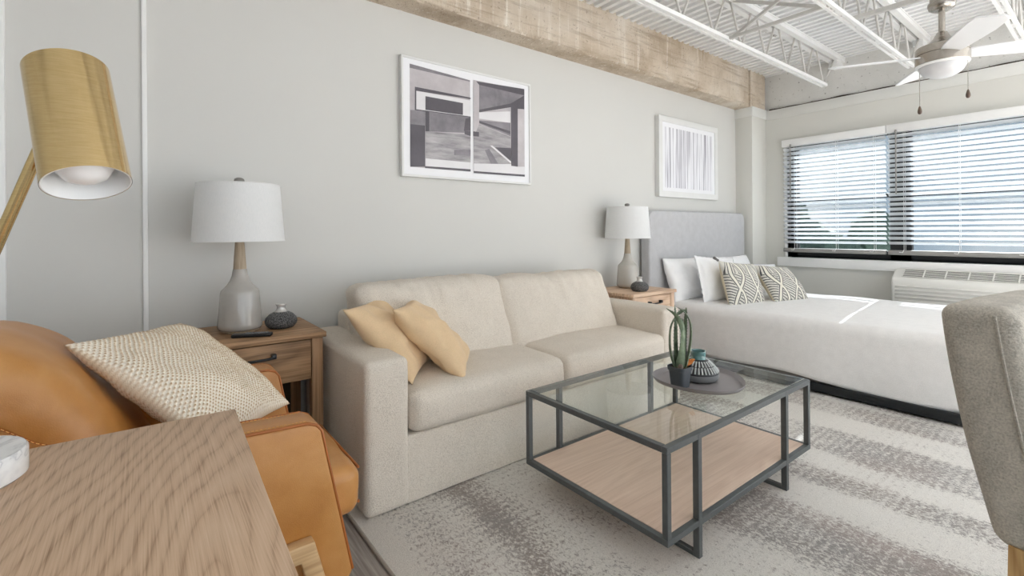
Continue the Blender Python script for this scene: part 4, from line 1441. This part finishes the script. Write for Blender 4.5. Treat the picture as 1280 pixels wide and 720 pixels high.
bm = BM(); soft_box(bm, (.20, .468, .48), .085, (8, 18, 16), puff=(.035, .0, .03), amp=.010, freq=5, seed=11, off=al_(-.03, 1.625, .62), shear=lean2)
bc_ = finish('back_cushion', bm, M['leather'], ch, smooth=180)
bm = BM(); prism(bm, [(x - ax, z) for x, z in ((-.14, .18), (-.40, .80), (-.47, .80), (-.24, .18))], 1.39 - ay, 1.86 - ay, 'y', .02, 3)
finish('back_frame', bm, M['leather'], ch, smooth=50)
for nm, y0, y1 in (('n', 1.252, 1.287), ('f', 1.956, 1.990)):
    bm = BM()
    # inverted trapezoid hoop: top bar under the arm, splayed front and back legs
    prism(bm, [(x - ax, z) for x, z in ((-.30, 0), (-.345, 0), (-.27, .325), (.335, .325), (.418, 0), (.373, 0), (.303, .28), (-.235, .28))], y0 - ay, y1 - ay, 'y', .004, 2)
    finish('leg_frame', bm, M['chairwood'], ch, smooth=40)['label'] = 'pale wooden leg frame'
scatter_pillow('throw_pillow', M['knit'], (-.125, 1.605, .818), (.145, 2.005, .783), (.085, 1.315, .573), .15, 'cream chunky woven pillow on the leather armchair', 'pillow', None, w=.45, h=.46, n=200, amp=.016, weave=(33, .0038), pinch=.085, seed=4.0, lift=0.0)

# ------------------------------------------------------------------ desk and brass lamp
dk = thing('desk', 'oak desk top in the left foreground in front of the armchair', 'desk', (-.55, .62, 0))
def dl(x0, x1, y0, y1, z0, z1, b=.003):
    bm_ = BM(); box(bm_, x0 + .55, x1 + .55, y0 - .62, y1 - .62, z0, z1, b); return bm_
bm = BM()
prism(bm, [(x + .55, y - .62) for x, y in ((.1425, 1.094), (.116, .30), (-1.25, .345), (-1.22, 1.140))], .722, .75, 'z', .0025, 2)
finish('desk_top', bm, M['desk'], dk)
for (x, y) in ((.05, 1.03), (.03, .36), (-1.18, .40), (-1.16, 1.07)):
    finish('leg', dl(x - .025, x + .025, y - .025, y + .025, 0, .722), M['desk'], dk)
finish('apron', dl(-1.15, .02, 1.045, 1.063, .64, .722), M['desk'], dk)

bl2 = thing('desk_lamp', 'brass desk lamp with cylinder head and round white marble base', 'lamp', (-.222, 1.0, .7502))
bm = BM(); lathe(bm, [(.080, 0), (.0845, .004), (.0845, .036), (.0815, .040), (.01, .040)], 72); finish('base', bm, M['marble'], bl2)
def w2l(p): return Vector(p) - Vector((-.222, 1.0, .7502))
pivot = w2l((-.104, .866, 1.222))
bm = BM()
low = w2l((-.205, .945, .94))
tube(bm, [(0, 0, .04), (0, 0, .07), low * .35 + Vector((0, 0, .05)) , low, low.lerp(pivot, .5), pivot], .0068, 16)
finish('arm', bm, M['brass'], bl2)
top_c, bot_c = w2l((-.0805, .870, 1.321)), w2l((-.0555, .800, 1.164))
dz = (top_c - bot_c).normalized(); L_ = (top_c - bot_c).length
s_, u_ = frame_of(dz)
m4 = Matrix((s_, u_, dz)).transposed().to_4x4()
bm = BM()
R0 = .0445
lathe(bm, [(R0, 0), (R0, L_ - .002), (R0 - .002, L_), (R0 - .006, L_), (.002, L_ - .001)], 96, bot_c, mat4=m4, close=False)
hd = finish('lamp_head', bm, M['brass'], bl2, smooth=40)
bm = BM(); lathe(bm, [(R0 - .0004, .0003), (R0 - .0018, .0003), (R0 - .0022, .01), (R0 - .0022, L_ - .03), (.002, L_ - .028)], 96, bot_c, mat4=m4, close=False)
finish('head_lining', bm, M['white'], hd, smooth=40)
bm = BM(); lathe(bm, [(.012, .085), (.014, .07), (.024, .05), (.030, .034), (.0295, .022), (.022, .010), (.011, .004), (.001, .003)], 48, bot_c, mat4=m4)
finish('bulb', bm, M['bulbglass'], hd, smooth=180)
bm = BM(); tube(bm, [pivot, pivot.lerp((top_c + bot_c) / 2, .4)], .009, 16); finish('knuckle', bm, M['brass'], hd)

# ------------------------------------------------------------------ upholstered dining chair
dc = thing('dining_chair', 'grey tweed upholstered dining chair with wooden legs in the right foreground', 'chair', (1.358, .090, RZ), math.radians(-8))
# local: -y is the way the chair faces, x spans its width to the right
bm = BM()
def back_shape(w):
    w = w.copy(); k = (w.z + .2275) / .455
    w.y += .085 * k + .008 * math.sin(PI * k)
    return w
soft_box(bm, (.46, .118, .455), .026, (14, 4, 18), puff=(0, .010, .006), amp=.002, off=(.16, .005, .7035), shear=back_shape)
finish('backrest', bm, M['chair'], dc, smooth=180)
bm = BM()
def seam(y0, sx):
    pts = []
    for k in range(21):
        z = -.215 + .43 * k / 20; kk = (z + .2275) / .455
        pts.append((sx, .005 + y0 + .085 * kk + .008 * math.sin(PI * kk), .7035 + z))
    return pts
tube(bm, seam(-.030, .16 - .2305), .0022, 6)
finish('seam', bm, M['chair'], dc)
bm = BM(); soft_box(bm, (.47, .44, .11), .03, (10, 10, 3), puff=(0, 0, .015), off=(.16, -.20, .425)); finish('seat', bm, M['chair'], dc, smooth=180)
for (x, y, tx_, ty_) in ((-.038, .012, -.005, .02), (.358, .012, .005, .02), (-.045, -.385, -.005, -.01), (.365, -.385, .005, -.01)):
    bm = BM(); 
    ztop = .485 if y > -.1 else .39
    vs = []
    for (z, q, ox_, oy_) in ((ztop, .031 if y > -.1 else .022, 0, 0), (0, .022 if y > -.1 else .015, tx_, ty_)):
        vs.append([bm.verts.new((x + ox_ + a * q, y + oy_ + b * q, z)) for a, b in ((-1, -1), (1, -1), (1, 1), (-1, 1))])
    for k in range(4): bm.faces.new((vs[0][k], vs[0][(k + 1) % 4], vs[1][(k + 1) % 4], vs[1][k]))
    bm.faces.new(vs[0]); bm.faces.new(vs[1][::-1])
    finish('leg', bm, M['legwood'], dc, smooth=30)

# ------------------------------------------------------------------ outdoors
bm = BM(); box(bm, XW + 1.0, 60, -40, 40, -3.2, -3.0)
struct('ground_outside', bm, M['ground'])
def tree(x, y, z0, h, r, label, sd):
    t = thing('tree', label, 'tree', (x, y, z0))
    b = BM(); tube(b, [(0, 0, 0), (.05, .03, h * .4), (0, 0, h * .8)], [.16, .12, .05], 10); finish('trunk', b, M['bark'], t)
    b = BM()
    rnd = random.Random(sd)
    for k in range(26):
        c = Vector((rnd.gauss(0, r * .45), rnd.gauss(0, r * .45), h * .75 + rnd.gauss(0, r * .4)))
        bmesh.ops.create_icosphere(b, subdivisions=2, radius=r * (.28 + .2 * rnd.random()), matrix=Matrix.Translation(c))
    for v_ in b.verts: v_.co += Vector((noise.noise(v_.co * 3), noise.noise(v_.co * 3 + Vector((9, 0, 0))), noise.noise(v_.co * 3 + Vector((0, 9, 0))))) * .25
    finish('foliage', b, M['foliage'], t, smooth=0)
tree(12.5, 4.75, -3.0, 4.6, 1.25, 'dark leafy tree outside, seen through the lower left of the blinds', 3)

# ------------------------------------------------------------------ sky, sun, camera
w = bpy.data.worlds.new('overcast_sky'); bpy.context.scene.world = w
w.use_nodes = True
nt = w.node_tree; nt.nodes.clear()
tc = nt.nodes.new('ShaderNodeTexCoord')
nz = nt.nodes.new('ShaderNodeTexNoise'); nz.inputs['Scale'].default_value = 7.0; nz.inputs['Detail'].default_value = 6
rp = nt.nodes.new('ShaderNodeValToRGB')
rp.color_ramp.elements[0].position = .45; rp.color_ramp.elements[0].color = (.50, .59, .68, 1)
rp.color_ramp.elements[1].position = .66; rp.color_ramp.elements[1].color = (.96, .98, 1, 1)
bg = nt.nodes.new('ShaderNodeBackground'); bg.inputs[1].default_value = 1.35
ow = nt.nodes.new('ShaderNodeOutputWorld')
nt.links.new(tc.outputs['Generated'], nz.inputs['Vector']); nt.links.new(nz.outputs[0], rp.inputs[0]); nt.links.new(rp.outputs[0], bg.inputs[0]); nt.links.new(bg.outputs[0], ow.inputs[0])

sl = bpy.data.lights.new('sun', 'SUN'); sl.energy = 17.0; sl.angle = math.radians(.6); sl.color = (1, .99, .98)
so = bpy.data.objects.new('sun', sl); C.objects.link(so)
sd = Vector((-1.0, -.115, -.62)).normalized()
so.rotation_euler = (-sd).to_track_quat('Z', 'Y').to_euler()
so.location = (12, 3, 8)

cam = bpy.data.cameras.new('camera'); co = bpy.data.objects.new('camera', cam); C.objects.link(co)
f, yaw, roll, y0 = 595.24, math.radians(37.70), .0077, 289.15
cy, sy = math.cos(yaw), math.sin(yaw)
r0, F0, d0 = Vector((cy, -sy, 0)), Vector((sy, cy, 0)), Vector((0, 0, -1))
Rr = math.cos(roll) * r0 + math.sin(roll) * d0
Dd = math.cos(roll) * d0 - math.sin(roll) * r0
m = Matrix((Rr, -Dd, -F0)).transposed().to_4x4(); m.translation = (0, 0, 1.1)
co.matrix_world = m
cam.sensor_width = 36; cam.sensor_fit = 'HORIZONTAL'
cam.lens = 36 * f / 1280
cam.shift_y = (y0 - 360) / 1280
cam.clip_start = .02; cam.clip_end = 300
sc = bpy.context.scene
sc.camera = co
sc.view_settings.view_transform = 'Standard'
sc.view_settings.look = 'None'
sc.view_settings.gamma = 1.0
sc.view_settings.exposure = 1.3
sc.view_settings.use_curve_mapping = False
sc.cycles.max_bounces = 10
sc.cycles.diffuse_bounces = 6
sc.cycles.transparent_max_bounces = 16
sc.cycles.caustics_reflective = False
sc.cycles.caustics_refractive = False
sc.cycles.sample_clamp_indirect = 6.0
sc.cycles.use_denoising = True
